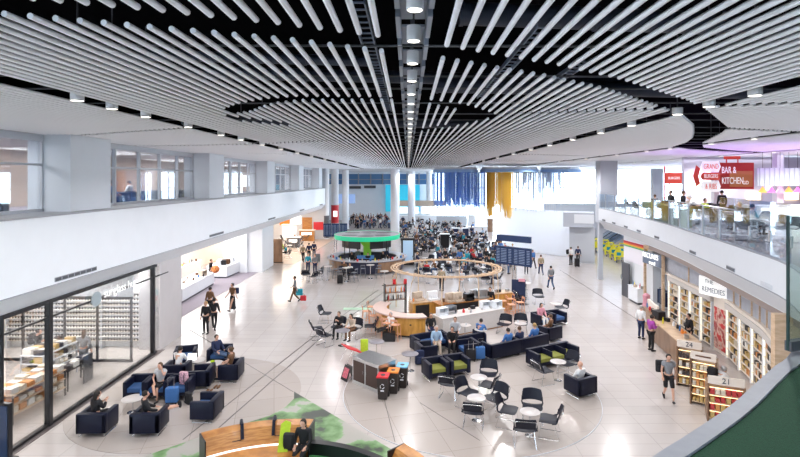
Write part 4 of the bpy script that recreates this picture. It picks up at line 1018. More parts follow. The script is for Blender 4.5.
# hoop canopy
t = thing('hoop_canopy', 'light wooden oval hoop canopy with bowed posts over the bar', 'canopy', (2.2, 29.0, 0))
for q, (dx, dz) in enumerate(((0, 0), (.14, .03), (.3, .0))):
    b = MB(); b.ring((0, 0, 2.5), 3.15 - dx, 3.22 - dx, dz, dz + .05, 56, sx=1.0, sy=.95); b.obj('hoop', WOODL, t)
b = MB()
for i in range(28):
    a = 2 * PI * i / 28; c, s = math.cos(a), math.sin(a); b.box((3.0 * c, 2.85 * s, 2.58), (.42, .025, .03), rz=a)
b.obj('slats', WOODL, t)
for i, a in enumerate((200, 232, 262, 300, 335, 20, 70, 120, 160)):
    c, s = math.cos(R(a)), math.sin(R(a)); b = MB(); k = 1.12 if i < 2 else 1.0
    b.tube([(3.1 * c * k, 2.95 * s * k, 0), (3.1 * c * k, 2.95 * s * k, 1.3), (3.08 * c * (k + 1) / 2, 2.9 * s * (k + 1) / 2, 2.1), (3.0 * c, 2.85 * s, 2.5)], .028, 8); b.obj('post', WOODL, t, True)
for i, (x, y) in enumerate(((-.75, 27.25), (-.15, 27.35))):
    b = MB(); b.lathe([(.001, .26), (.08, .26), (.1, 0), (.09, 0), (.07, .25), (.001, .25)], seg=14); o = b.obj('pendant_lamp', RED, smooth=True); o.location = (x, y, 1.93); tag(o, ['red lamp on the wire shelf of the curved bar, left', 'red lamp on the wire shelf of the curved bar, right'][i], 'lamp')
for i, (x, y, f) in enumerate(((-1.75, 25.3, -60), (-1.3, 24.6, -40), (-.6, 23.7, -20), (-2.2, 26.2, -80), (-2.0, 27.1, -100), (-1.0, 24.0, -30))):
    o = place(STO, (x, y, 0), R(f), '%s orange-pink wooden stool along the left of the curved bar, from the back' % ORD[i], 'wooden bar stools'); o['category'] = 'bar stool'
for i, (x, y) in enumerate(((5.4, 28.4), (5.9, 28.9), (5.7, 27.6), (6.3, 28.1))):
    o = place(STO, (x, y, 0), R(100), ['pink wooden stool at the right end of the bar, left one behind', 'pink wooden stool at the right end of the bar, furthest back', 'pink wooden stool at the right end of the bar, nearest', 'pink wooden stool at the right end of the bar, rightmost'][i], 'wooden bar stools'); o['category'] = 'bar stool'
pp(389, 338, 140, 'sitlong', 'white', 'black', 'person in white T-shirt with grey hair perched by the stools of the curved bar', hc=2)
q = P(389, 341); b = MB(); b.box((q.x, q.y + .1, .2), (.6, .5, .4), bev=.05); o = b.obj('pouffe', BLACK, smooth=True); tag(o, 'dark seat block under the white-shirted person by the stools', 'stool')
person(4.6, 28.0, 160, 'stand', 'black', 'black', 'bartender in black standing inside the bar at its right', hair='short')
person(3.6, 33.5, 20, 'walk', 'light_grey', 'light_grey', 'bald man in light grey walking behind the wooden hoop', hc=2)
person(2.3, 34.2, 0, 'stand', 'khaki', 'black', 'person in khaki coat with dark bag standing behind the hoop')
person(5.0, 42.5, 180, 'stand', 'teal', 'navy', 'person in bright blue jacket standing behind the hoop')

# ---------------------------------------------------------------- round bar with green canopy
bx0, by0 = -3.5, 43.0
t = thing('round_bar', 'round dark navy bar counter with wood panels under the green canopy', 'counter', (bx0, by0, 0))
b = MB(); b.lathe([(2.6, .08), (3.1, .08), (3.3, 1.04), (2.7, 1.04), (2.6, .08)], seg=64); b.obj('front', mat('bar_navy', (.02, .025, .06), .4), t, True)
b = MB(); b.lathe([(2.5, 1.04), (3.42, 1.04), (3.42, 1.10), (2.5, 1.10), (2.5, 1.04)], seg=64); b.obj('countertop', mat('bar_top', (.50, .50, .55), .25), t)
for a0, a1 in ((195, 235), (290, 335)):
    b = MB(); b.lathe([(3.12, .14), (3.31, .98), (3.32, .98), (3.13, .14), (3.12, .14)], seg=20, a0=R(a0), a1=R(a1)); b.obj('wood_panel', WOODB, t)
t = thing('bar_canopy', 'bright green ring canopy with grey top hanging over the round bar', 'canopy', (bx0, by0, 0))
b = MB(); b.lathe([(2.74, 2.62), (2.78, 2.62), (2.82, 2.98), (2.78, 2.98), (2.74, 2.62)], seg=64); gb = b.obj('fascia_band', GREENP, t)
b = MB(); b.lathe([(.4, 2.86), (2.78, 2.86), (2.78, 2.96), (.4, 2.96), (.4, 2.86)], seg=64); tp_ = b.obj('roof', mat('roof_grey', (.36, .36, .40), .5), t)
for a in (40, 90, 140, 220, 270, 320):
    b = MB(); b.disc((1.8 * math.cos(R(a)), 1.6 * math.sin(R(a)), 2.965), .62, .01, 20, 1.1, .75); b.obj('roof_recess', BLACK, tp_)
b = MB(); b.lathe([(.32, 1.1), (.35, 1.9), (.9, 2.6), (1.2, 2.85)], seg=32); b.obj('core', GREENG, t, True)
for a in (45, 135, 225, 315):
    b = MB(); c, s = math.cos(R(a)), math.sin(R(a)); b.cyl((2.45 * c, 2.45 * s, 1.1), (2.45 * c, 2.45 * s, 2.9), .04, 8); b.obj('post', BLACK, t)
for a in (215, 245, 295, 325, 270):
    c, s = math.cos(R(a)), math.sin(R(a)); b = MB()
    if a == 270:
        b.box((2.6 * c * .5, 2.6 * s * .7, 1.25), (1.4, .04, .3), rx=-.5); o = b.obj('counter_screen', mat('blue_print', (.05, .2, .5), .4), t)
    else: b.box((2.1 * c, 2.1 * s, 2.25), (1.1, .06, .62), rz=R(a + 90)); b.obj('hanging_screen', BLACK, t)
for i in range(26):
    a = R(190 + i * 6.4); r_ = 3.0 + (i % 2) * .15; b = MB()
    if i % 3 == 0: b.lathe([(.001, 0), (.035, 0), (.035, .18), (.012, .24), (.012, .3), (.001, .3)], seg=8); nm = 'bottle'
    elif i % 3 == 1: b.lathe([(.001, 0), (.03, 0), (.045, .12), (.04, .12), (.03, .01)], seg=8); nm = 'glass'
    else: b.box((0, 0, .1), (.16, .12, .2), bev=.01); nm = 'menu_holder'
    o = b.obj(nm, ctm[(i * 5) % 9], smooth=True); o.location = (bx0 + r_ * math.cos(a), by0 + r_ * math.sin(a), 1.10); tag(o, '%s %s on the round bar counter, %s from the left' % (NMS[(i * 5) % 9], nm.replace('_', ' '), ORD[i]), nm.replace('_', ' '), 'items on the round bar')
for i, (dx, dy, f, c) in enumerate(((-1.2, -1.2, 200, 'black'), (.2, -1.8, 180, 'black'), (1.4, -.8, 150, 'black'), (-.9, .9, 30, 'grey'), (1.6, 1.1, -30, 'navy'))):
    person(bx0 + dx, by0 + dy, f, 'stand', c, 'black', ['bar worker in black inside the round bar, left', 'bar worker in black at the front inside the round bar', 'bar worker in black inside the round bar, right', 'worker in grey at the back inside the round bar', 'worker in navy at the back right of the round bar'][i], group='round bar staff')
b = MB(); b.box((0, 0, 1.2), (1.2, .3, 2.4), bev=.02); t = thing('drinks_fridge', 'tall black drinks fridge with glowing blue door right of the round bar', 'fridge', (.0, 44.8, 0)); b.obj('cabinet', BLACK, t)
b = MB(); b.box((0, -.16, 1.25), (.9, .03, 1.9)); b.obj('door', mat('fridge_lit', (.4, .55, .7), .3, emit=(.5, .7, 1), es=.25), t)
for i, (x, y) in enumerate(((-4.6, 37.4), (-2.9, 38.6), (-6.1, 38.0), (-1.7, 36.0))): table(THI, x, y, ['high table left of the round bar front', 'high table in front of the round bar', 'high table at far left of the round bar', 'high table between round bar and wooden hoop'][i], 'high tables')
for i, (x, y) in enumerate(((-3.5, 38.9), (-2.3, 38.9), (-5.2, 37.6), (-4.0, 37.2), (-6.7, 38.3), (-5.6, 38.6), (-6.2, 40.0), (-.9, 38.7))):
    o = place(STG, (x, y, 0), R(20 * i), '%s grey stool before the round bar' % ORD[i], 'grey stools round the bar'); o['category'] = 'bar stool'

# ---------------------------------------------------------------- flight information screens
def fids(x, y, rz, wd, hh, z0, label, n=2, top=True):
    t = thing('flight_information_board', label, 'information screen', (x, y, 0), rz)
    for s in ((-.12, .12) if n > 1 else (0,)):
        b = MB(); b.cyl((s, .1, 0), (s, .1, z0 + hh), .06, 12); b.obj('pole', CHROME, t, True)
    for i in range(n):
        cx = -wd / 2 + wd * (i + .5) / n; b = MB(); b.box((cx, 0, z0 + hh / 2), (wd / n - .04, .12, hh), bev=.015); sc = b.obj('screen', SCREEN, t)
        q = MB()
        for r_ in range(9):
            zz = z0 + hh - .18 - r_ * (hh - .25) / 9
            for u, l_ in ((-.34, .18), (-.02, .32), (.33, .16)): q.box((cx + u * (wd / n), -.075, zz), (l_ * wd / n, .008, .035))
        q.obj('text_rows', SCREENL, sc)
    if top:
        b = MB(); b.box((0, .02, z0 + hh + .55), (wd * .95, .16, .42), bev=.015); tp = b.obj('header_sign', SCREEN, t)
    return t
fids(7.0, 33.2, R(-42), 2.7, 1.2, 1.95, 'tall double flight information board on a steel pole, right of the wooden bar')
fids(-7.2, 49.5, R(3), 2.4, 1.3, 2.0, 'wide flight information board left of the green canopy', 3, False)
t = thing('flight_information_board', 'small pair of information screens on a pole before the far wall', 'information screen', (-9.9, 80, 0))
b = MB(); b.cyl((0, .1, 0), (0, .1, 5), .12, 12); b.obj('pole', CHROME, t)
for s in (-1, 1):
    b = MB(); b.box((s * .75, 0, 4.6), (1.4, .1, 1.5)); b.obj('screen', mat('scr2', (.2, .3, .5), .3, emit=(.3, .45, .8), es=.5), t)
for i, (x, z) in enumerate(((-10.0, 6.2), (-7.2, 6.3))):
    b = MB(); b.box((x, 94.6, z), (2.2, .2, .5), bev=.02); o = b.obj('wall_sign', DGREY); tag(o, ['dark direction sign on the far wall, left', 'dark direction sign on the far wall, right'][i], 'sign')
t = thing('advert_wall', 'large cyan advertising wall between the two white columns', 'advertisement', (0, 93.5, 0))
b = MB(); b.box((-1.0, 0, 4.2), (6.4, .2, 5.0)); b.obj('board', CYAN, t)
b = MB(); b.box((1.8, -1.6, 1.6), (8.5, 1.0, 3.2)); t = thing('far_kiosk', 'beige-roofed shop kiosk in front of the cyan wall', 'kiosk', (2.2, 90.5, 0)); b.bm.free()
b = MB(); b.box((0, 0, .6), (8, 2, 1.2)); b.obj('counter', WHITE, t); b = MB(); b.box((0, 0, 3.4), (9, 2.6, .9)); b.obj('canopy', CLOTH['beige'], t)
for k in range(4):
    b = MB(); b.box((-3 + 2 * k, .8, 2.1), (1.4, .1, 1.2)); b.obj('lit_panel', LITW, t)
# white direction signs, leaning board
t = thing('promotion_board', 'dark blue leaning board with pink corner in the bright open floor', 'sign', (6.9, 31.2, 0), R(-15))
b = MB(); b.box((0, 0, .7), (.85, .12, 1.35), rx=-.12, bev=.02); b.obj('panel', CLOTH['navy'], t); b = MB(); b.box((.2, -.02, 1.36), (.4, .14, .18), rx=-.12); b.obj('flyer_box', CLOTH['pink'], t)

# ---------------------------------------------------------------- hanging thread sculptures
def thread(name, c):
    m = mat(name, c, .6); nt = m.node_tree; t_ = nt.nodes.new('ShaderNodeBsdfTranslucent'); t_.inputs[0].default_value = (*c, 1); mx = nt.nodes.new('ShaderNodeMixShader')
    nt.links.new(nt.nodes['Principled BSDF'].outputs[0], mx.inputs[1]); nt.links.new(t_.outputs[0], mx.inputs[2]); nt.links.new(mx.outputs[0], nt.nodes['Material Output'].inputs[0]); return m
BTH = thread('thread_blue', (.28, .55, .98)); YTH = thread('thread_yellow', (1, .80, .22)); WTH = mat('thread_pale', (.40, .47, .60), .6); BTH2 = thread('thread_blue_light', (.5, .72, .98))
def strands(name, label, parts_, mats_):
    b = MB(); q = random.Random(len(label))
    for mi, cx, cy, rx, ry, n, z0a, z0b, x0, x1, r_, z1 in parts_:
        b.mi = mi
        for i in range(n):
            a = q.uniform(0, 2 * PI); k = math.sqrt(q.random()); x = cx + rx * k * math.cos(a); y = cy + ry * k * math.sin(a)
            if not x0 < x < x1: continue
            z0 = q.uniform(z0a, z0b); b.box((x, y, (z0 + z1) / 2), (r_, r_, z1 - z0))
    o = b.obj(name, mats_); return tag(o, label, 'hanging threads', None, 'stuff')
ZT = 8.37
strands('hanging_threads', 'dense blue threads hanging from the left ring, reaching to the yellow ones', [(0, 4.9, 50, 2.35, 2.2, 420, 4.4, 5.4, 0, 7.0, .018, ZT), (1, 4.9, 50, 2.35, 2.2, 360, 4.7, 6.2, 0, 7.0, .018, ZT), (0, 7.2, 50, .8, 1.8, 150, 4.5, 5.2, 6.3, 7.62, .018, ZT)], [BTH, BTH2])
strands('hanging_threads', 'yellow threads hanging in the middle with two longer tails', [(0, 9.2, 50, 1.7, 2.2, 420, 4.3, 5.6, 7.64, 10.3, .018, ZT), (0, 8.1, 49.5, .42, .6, 55, 3.7, 4.1, 7.64, 8.6, .022, ZT), (0, 9.9, 49.5, .38, .6, 55, 3.7, 4.1, 9.4, 10.3, .022, ZT)], [YTH])
strands('hanging_threads', 'pale and light blue threads hanging against the bright windows', [(0, 13.0, 50.5, 2.9, 2.2, 420, 4.4, 7.6, 10.4, 15.6, .02, ZT), (1, 13.3, 50.8, 2.6, 2.2, 130, 5.0, 8.0, 10.4, 15.9, .018, ZT)], [WTH, BTH2])
for i, (cx, rr_) in enumerate(((4.75, 2.25), (10.1, 2.9), (15.2, 2.0))):
    t = thing('ring_lamp', ['white disc with blue rim above the blue threads', 'white disc with blue rim above the yellow threads', 'white disc with blue rim above the pale threads'][i], 'hanging disc', (cx, 50, 0))
    b = MB(); b.disc((0, 0, 8.40), rr_ - .15, .45, 48); b.obj('disc', WHITE, t, True)
    b = MB(); b.ring((0, 0, 0), rr_ - .12, rr_, 8.36, 8.62, 56); b.obj('rim', BTH2, t, True)
    for a in (0, 2.1, 4.2):
        b = MB(); b.cyl((rr_ * .6 * math.cos(a), rr_ * .6 * math.sin(a), 8.85), (rr_ * .6 * math.cos(a), rr_ * .6 * math.sin(a), 9.06), .01, 6); b.obj('suspension', CHROME, t)

# ---------------------------------------------------------------- left shops
# sunglasses shop front
t = thing('glazed_partition', 'black framed glass partition closing the sunglasses shop', 'partition', (-15, 21.0, 0), R(-2))
b = MB()
for x in (-3.0, -1.2, .6, 2.0, 3.45): b.box((x, 0, 1.35), (.07, .08, 2.7))
b.box((.2, 0, 2.68), (6.6, .09, .08)); b.box((.2, 0, .05), (6.6, .09, .1)); b.obj('frame', BLACK, t)
b = MB(); b.box((.2, 0, 1.35), (6.5, .02, 2.6)); b.obj('pane', GLASS, t)
b = MB(); b.box((.2, .05, 3.25), (6.6, .06, 1.05)); sg = b.obj('sign_band', mat('sign_band', (.62, .66, .72), .4), t)
t = thing('shop_sign', 'white lower case letters with grey disc on the rail of the left shop glass', 'sign', (-11.0, 19.0, 3.42), R(90))
text('sunglass hut', .44, SIGNW, t, (.15, 0, .05)); b = MB(); b.cyl((-1.35, -.02, -.02), (-1.35, .02, -.02), .26, 24); b.obj('sign_disc', mat('disc_grey', (.38, .46, .5), .4), t)
# wall of sunglasses boards
t = thing('sunglasses_wall', 'tall white lit display wall of sunglasses behind the sunglasses shop front', 'display shelf', (-14.9, 22.6, 0))
b = MB(); b.box((0, .3, 1.5), (6.6, .1, 3.0)); b.obj('back', WHITE, t)
for k in range(12):
    b = MB(); b.box((0, .1, .35 + k * .2), (6.4, .3, .02)); b.obj('shelf', mat('shelf_glow', (.85, .8, .76), .5, emit=(1, .93, .88), es=.5) if k % 2 else CREAM, t)
for k in range(4):
    b = MB(); b.box((-3.25 + k * 2.15, .12, 1.5), (.08, .32, 3.0)); b.obj('divider', LGREY, t)
gm = MB(); gm.cyl((-.05, 0, .02), (-.05, .01, .02), .028, 8); gm.cyl((.05, 0, .02), (.05, .01, .02), .028, 8); gm.box((0, 0, .03), (.14, .01, .01)); gm.box((-.085, .06, .03), (.008, .12, .01)); gm.box((.085, .06, .03), (.008, .12, .01)); gme = gm.mesh('sunglasses', BLACK)
for k in range(11):
    for j in range(24):
        o = bpy.data.objects.new('sunglasses', gme); COL.objects.link(o); o.location = (-17.9 + j * .262, 22.56, .362 + k * .2); o.scale = (1.3, 1, 2.2)
        tag(o, 'dark sunglasses on the lit wall, shelf row %s from the bottom' % ORD[k], 'sunglasses', 'sunglasses in shelf row %s' % ORD[k])
# display furniture in the near shop
prod = MB().box((0, 0, .5), (1, 1, 1)).mesh('pack', WHITE)
PC = [mat('pack_cream', (.70, .62, .5), .5), mat('pack_orange', (.60, .26, .08), .5), mat('pack_red', (.5, .05, .05), .5), mat('pack_dark', (.06, .05, .05), .5), mat('pack_gold', (.55, .38, .14), .4), mat('pack_white', (.78, .76, .72), .5), mat('pack_green', (.12, .28, .14), .5)]
PN = ['cream', 'orange', 'red', 'dark', 'gold', 'white', 'green']
npk = [0]
PACKS = []
def pack(x, y, z, sx, sy, sz, rz, ci, label, grp): PACKS.append((x, y, z, sx, sy, sz, rz, ci % 7, label, grp))
def build_packs():
    def view(p):
        px = 408 + F * p[0] / p[1]; py = 180 + F * (H - p[2]) / p[1]
        if not (-5 < px < 805 and py < 460): return 0
        return p[3] * p[5] / p[1] ** 2 * (1.0 if p[0] > 0 else .5 if p[0] > -17 else .1)
    ps = sorted(PACKS, key=view, reverse=True)
    for x, y, z, sx, sy, sz, rz, ci, label, grp in ps[:290]:
        o = bpy.data.objects.new('pack', prod); COL.objects.link(o); o.location = (x, y, z); o.rotation_euler = (0, 0, rz); o.scale = (sx, sy, sz); setm(o, PC[ci]); tag(o, label, 'product', grp)
    b = MB()
    for x, y, z, sx, sy, sz, rz, ci, label, grp in ps[290:]:
        b.mi = ci; b.box((x, y, z + sz / 2), (sx, sy, sz), rz)
    o = b.obj('packs', PC); tag(o, 'remaining small packs filling the shelves of the shops on both sides', 'products', None, 'stuff')
def display_table(name, x, y, rz, w_, d_, h_, label, cat, bm_, fm=BLACK, levels=(.35, .75), packs=6, where='', cols=(0, 1, 5)):
    t = thing(name, label, cat, (x, y, 0), rz)
    for sx in (-1, 1):
        for sy in (-1, 1):
            b = MB(); b.box((sx * (w_ / 2 - .02), sy * (d_ / 2 - .02), h_ / 2), (.04, .04, h_)); b.obj('leg', fm, t)
    for z in levels:
        b = MB(); b.box((0, 0, z), (w_, d_, .04)); b.obj('shelf', bm_, t)
    ca, sa = math.cos(rz), math.sin(rz)
    for li, z in enumerate(levels):
        for i in range(packs):
            for v in (-1, 1):
                u = -w_ / 2 + w_ * (i + .5) / packs; vv = v * d_ * .24; ci = cols[(i + li + (v > 0)) % len(cols)]
                pack(x + u * ca - vv * sa, y + u * sa + vv * ca, z + .021, w_ / packs * .8, d_ * .38, rr.uniform(.1, .22), rz, ci, '%s pack on the %s, %s level' % (PN[ci], where, ['lowest', 'middle', 'upper', 'top'][li]), 'packs on the %s' % where)
    return t
display_table('display_table', -12.6, 16.6, R(86), 2.2, .9, .9, 'wooden crate table of packs behind the black glazing post', 'display table', WOODL, BLACK, (.3, .6, .9), 7, 'crate table by the post')
display_table('display_table', -13.3, 15.2, R(86), 1.6, .9, .8, 'low display table of packs left of the crate table', 'display table', CREAM, BLACK, (.3, .75), 6, 'low display table by the red panel')
display_table('display_stand', -13.6, 19.0, R(86), 1.7, .9, 1.2, 'white stepped gondola of sunglasses cases in front of the sunglasses shop', 'display stand', WHITE, LGREY, (.3, .6, .9, 1.2), 8, 'white stepped gondola', (5, 0, 4, 3))
display_table('display_stand', -12.4, 18.6, R(86), 1.3, .5, .75, 'black framed table by the shop glass', 'display stand', BLACK, BLACK, (.72,), 4, 'black framed table', (3, 5))
b = MB(); b.box((0, 0, .55), (.5, .06, 1.1), bev=.01); o = b.obj('partition_board', ORANGE); o.location = (-12.55, 15.1, 0); tag(o, 'bright red upright panel at the end of the low display table', 'panel'); 
b = MB(); b.box((0, 0, .5), (.06, .5, 1.0), bev=.01); o = b.obj('price_stand', DGREY); o.location = (-12.1, 18.9, .0); tag(o, 'dark grey upright panel beside the shop glass', 'panel')
t = thing('digital_totem', 'black framed digital screen standing at the left edge of the view', 'screen', (-10.98, 13.5, 0), R(-12))
b = MB(); b.box((0, 0, .85), (.62, .12, 1.5), bev=.01); b.obj('casing', BLACK, t); b = MB(); b.box((0, -.065, .85), (.54, .02, 1.38)); b.obj('screen', mat('tot', (.02, .04, .09), .1, emit=(.05, .12, .3), es=.08), t); b = MB(); b.box((0, 0, .05), (.7, .4, .06)); b.obj('base', BLACK, t)
for i, (y, w_, m_, l) in enumerate(((17.6, 1.5, WOODO, 'brown framed picture high on the left shop wall'), (19.4, 1.4, LITW, 'bright white framed poster on the left shop wall'))):
    t = thing('wall_picture', l, 'picture', (-17.2, y, 2.7), 0); b = MB(); b.box((0, 0, 0), (.06, w_, 1.5)); b.obj('frame', BLACK, t); b = MB(); b.box((.035, 0, 0), (.01, w_ - .12, 1.38)); b.obj('print', m_, t)
for i in range(5):
    t = thing('wall_shelf_unit', 'cream wall shelf on the left shop back wall, %s from the viewer' % ORD[i], 'shelf', (-18.0, 13.8 + i * 1.5, 0)); b = MB(); b.box((0, 0, 1.05), (.08, 1.4, 2.1)); b.obj('back', CREAM, t)
    for k in range(4):
        b = MB(); b.box((.25, 0, .3 + k * .45), (.45, 1.4, .03)); b.obj('shelf', WOODL, t)
    for k in range(4):
        for j in range(4): pack(-17.72, 13.3 + i * 1.5 + j * .34, .316 + k * .45, .25, .28, .25, 0, (i + j * 2 + k), 'pack on the %s cream wall shelf, board %s' % (ORD[i], ORD[k]), 'packs on the cream wall shelves')
person(-14.9, 20.1, -80, 'phone', 'black', 'beige', 'man in black T-shirt with rucksack looking at his phone in the left shop')
backpack('black rucksack on the back of the man with the phone', (-15.1, 20.08, 1.0), R(100), CLOTH['black'])
person(-12.9, 19.9, 10, 'stand', 'grey', 'grey', 'woman in grey with brown hair browsing before the sunglasses wall', hair='long', hc=1)
# white counters further along
def counter(x0, y0, x1, y1, d_, h_, label, m_=WHITE, plinth=DGREY):
    L = math.hypot(x1 - x0, y1 - y0); rz = math.atan2(y1 - y0, x1 - x0)
    t = thing('shop_counter', label, 'counter', ((x0 + x1) / 2, (y0 + y1) / 2, 0), rz)
    b = MB(); b.box((0, d_ / 2, h_ / 2 + .06), (L, d_, h_ - .12), bev=.01); b.obj('body', m_, t); b = MB(); b.box((0, d_ / 2, .06), (L - .1, d_ - .1, .12)); b.obj('plinth', plinth, t)
    b = MB(); b.box((0, d_ / 2, h_ + .015), (L + .04, d_ + .04, .03)); b.obj('worktop', m_, t)
    return t
counter(-13.9, 30.8, -14.1, 36.4, 1.3, .86, 'long white angled counter of the shop left of the walking people')
counter(-14.0, 38.6, -13.8, 41.0, 1.6, .9, 'second white counter block further along the left')
counter(-16.5, 31, -16.5, 40, .4, 1.2, 'white back shelf behind the long white counter', CREAM)
clutter(-14.6, 33.6, .89, 5.0, .8, R(90), 16, 'the long white counter', ('box', 'cup', 'jar', 'display'))
clutter(-14.6, 39.8, .93, 2.0, .8, R(90), 8, 'the second white counter', ('box', 'bottle', 'display'))
clutter(-16.7, 35.5, 1.23, 8.0, .1, R(90), 20, 'the white back shelf', ('box', 'bottle', 'jar'))
for i, (y, z, w_, h_) in enumerate(((35, 2.5, 3.6, .5), (31.5, 2.2, .9, 1.6), (39.5, 2.4, 1.2, 1.4), (42, 3.0, 1.5, .8))):
    b = MB(); b.box((-18.24 if i != 1 else -11.56, y if i != 1 else 24.51, z), (.1, w_, h_) if i != 1 else (.7, .1, h_)); o = b.obj('light_box', LITW); tag(o, ['long glowing light box high behind the white counter', 'white poster with red print on the greige pier', 'glowing panel above the second white counter', 'glowing panel at the end of the left shops'][i], 'light box')
b = MB(); b.sph((0, 0, 0), .28); o = b.obj('flower_arrangement', mat('flowers', (.6, .2, .06), .8, noise=.7, nscale=14), smooth=True); o.location = (-13.95, 36.2, 1.15); tag(o, 'orange flower ball on the end of the long white counter', 'flowers')
person(-14.9, 37.8, -90, 'stand', 'black', 'black', 'shop assistant with red hair by the white counters', hc=1)
# people walking on the left
pp(206, 334, 170, 'stand', 'black', 'black', 'person in black nearest of the trio beside the left shops', hc=3)
pp(214, 330, 10, 'walk', 'black', 'black', 'person with dark hat walking right of the trio beside the left shops')
pp(210, 316, -20, 'walk', 'brown', 'black', 'person in brown behind the trio beside the left shops')
pp(232.5, 311, 150, 'walk', 'brown', 'black', 'woman in long dark skirt with a rucksack walking alone by the mauve carpet', lows='longskirt', hair='bun')
q = P(236, 311); backpack('dark rucksack on the woman in the long skirt', (q.x - .02, q.y + .22, .95), R(10), CLOTH['navy'], sc=.8)
pp(295, 302, 100, 'walk', 'grey', 'brown', 'person striding across the open floor with blue and red bags')
q = P(295, 302); t = thing('shopping_bag', 'blue shopping bag carried across the open floor', 'bag', (q.x + .3, q.y - .1, .45)); b = MB(); b.box((0, 0, .2), (.4, .2, .4), bev=.04); b.obj('bag_body', CLOTH['teal'], t); b = MB(); b.tube([(-.1, 0, .4), (0, 0, .55), (.1, 0, .4)], .01, 6); b.obj('handle', BLACK, t)
t = thing('shopping_bag', 'red shopping bag below the blue one', 'bag', (q.x + .55, q.y - .15, .12)); b = MB(); b.box((0, 0, .16), (.36, .18, .32), bev=.04); b.obj('bag_body', CLOTH['red'], t); b = MB(); b.tube([(-.1, 0, .32), (0, 0, .45), (.1, 0, .32)], .01, 6); b.obj('handle', BLACK, t)
for i, (x, y, f, po, to, lo, l) in enumerate(((308, 273, 180, 'stand', 'teal', 'navy', 'person in teal standing beside the grey-shirted man left of the round bar'), (315, 274, 170, 'stand', 'grey', 'navy', 'man in grey shirt leaning by the tables left of the round bar'),
    (303, 262, 0, 'walk', 'khaki', 'black', 'person in khaki walking away by the left cafe'), (309, 260, 10, 'walk', 'navy', 'black', 'person in navy walking away by the left cafe'), (314, 258, -10, 'stand', 'navy', 'navy', 'tall person in navy beside the cafe edge'),
    (274, 262, 40, 'stand', 'navy', 'black', 'person in navy at the corner of the left cafe'), (281, 258, 0, 'stand', 'lime', 'black', 'person with lime top at the left cafe corner'), (350, 279, 160, 'sit', 'white', 'black', 'person in white sitting in front of the round bar'),
    (344, 276, 200, 'sit', 'brown', 'black', 'person with brown hair sitting beside the one in white'))):
    pp(x, y, f, po, to, lo, l, hc=i % 3)
for i, (x, y) in enumerate(((306, 281), (312, 283), (318, 280), (350, 281), (344, 278))):
    q = P(x, y); shellchair(q.x, q.y + .1, 60 * i, 'dark chair left of the round bar, %s of five' % ORD[i])
suitcase('black suitcase beside the person in white before the round bar', tuple(P(340, 284)), .2, CLOTH['black'], .6)
suitcase('grey suitcase in the left cafe aisle', tuple(P(318, 262)), .2, CLOTH['grey'], .7)
# cafe zone tables on the far left
rc = random.Random(11)
for i in range(14):
    x = rc.uniform(-16.5, -11.5); y = 47 + i * 1.15
    table(TW, x, y, 'light table in the warm cafe under the left balcony, %s from the viewer' % ORD[i], 'tables in the left cafe')
    for s in (-1, 1): shellchair(x + s * .6, y, 90 * s, 'chair %s of the %s table in the left cafe' % ('left' if s < 0 else 'right', ORD[i]), 'chairs in the left cafe')
    if i % 2 == 0: person(x + .55, y, 90, 'sit', rc.choice(['red', 'white', 'navy', 'teal', 'beige']), 'black', 'seated person at the %s table of the left cafe' % ORD[i], hc=i % 3)
for i, (y, w_, m_) in enumerate(((48, 2.5, LITWARM), (52, 2.0, ORANGE), (56, 3, LITW), (60, 2.5, WOODO), (63, 2, RED))):
    b = MB(); b.box((-17.3 + i * 1.45, 64.24, (3.1, 2.6, 2.9, 1.6, 1.7)[i]), (1.25, .12, (.5, 1.6, 1.9, 2.4, 1.0)[i])); o = b.obj('menu_board', m_); tag(o, ['warm glowing menu board', 'orange sign panel', 'white menu board', 'wooden wall panel', 'red sign panel'][i] + ' on the back wall of the left cafe', 'menu board')
t = thing('barrier', 'brown standing partition at the mouth of the left cafe', 'partition', (-12.2, 45.8, 0)); b = MB(); b.box((0, 0, 1.1), (1.4, .12, 2.2), bev=.01); b.obj('panel', WOODB, t); b = MB(); b.box((0, 0, .04), (1.5, .4, .08)); b.obj('base', BLACK, t)

for i, (x, y, w_, h_, m_, l) in enumerate(((-17.0, 57, 2.0, 2.4, WOODB, 'brown timber stall front in the left cafe'), (-14.2, 60, 1.6, 2.2, WHITE, 'white stall front with red trim in the left cafe'), (-12.6, 62.5, 1.8, 1.3, WOODO, 'orange timber counter at the end of the left cafe'), (-15.0, 51.5, 1.4, 1.2, CLOTH['red'], 'red counter in the left cafe'), (-12.9, 56.5, 1.3, 1.1, DGREY, 'dark counter near the aisle of the left cafe'))):
    t = thing('food_stall', l, 'stall', (x, y, 0)); b = MB(); b.box((0, 0, h_ / 2), (w_, .8, h_), bev=.02); b.obj('front', m_, t); b = MB(); b.box((0, 0, h_ + .04), (w_ + .2, 1.0, .08)); b.obj('top', CREAM, t)
    b = MB(); b.box((0, -.42, h_ * .72), (w_ * .7, .03, h_ * .25)); b.obj('lit_panel', LITWARM if i % 2 else LITW, t)
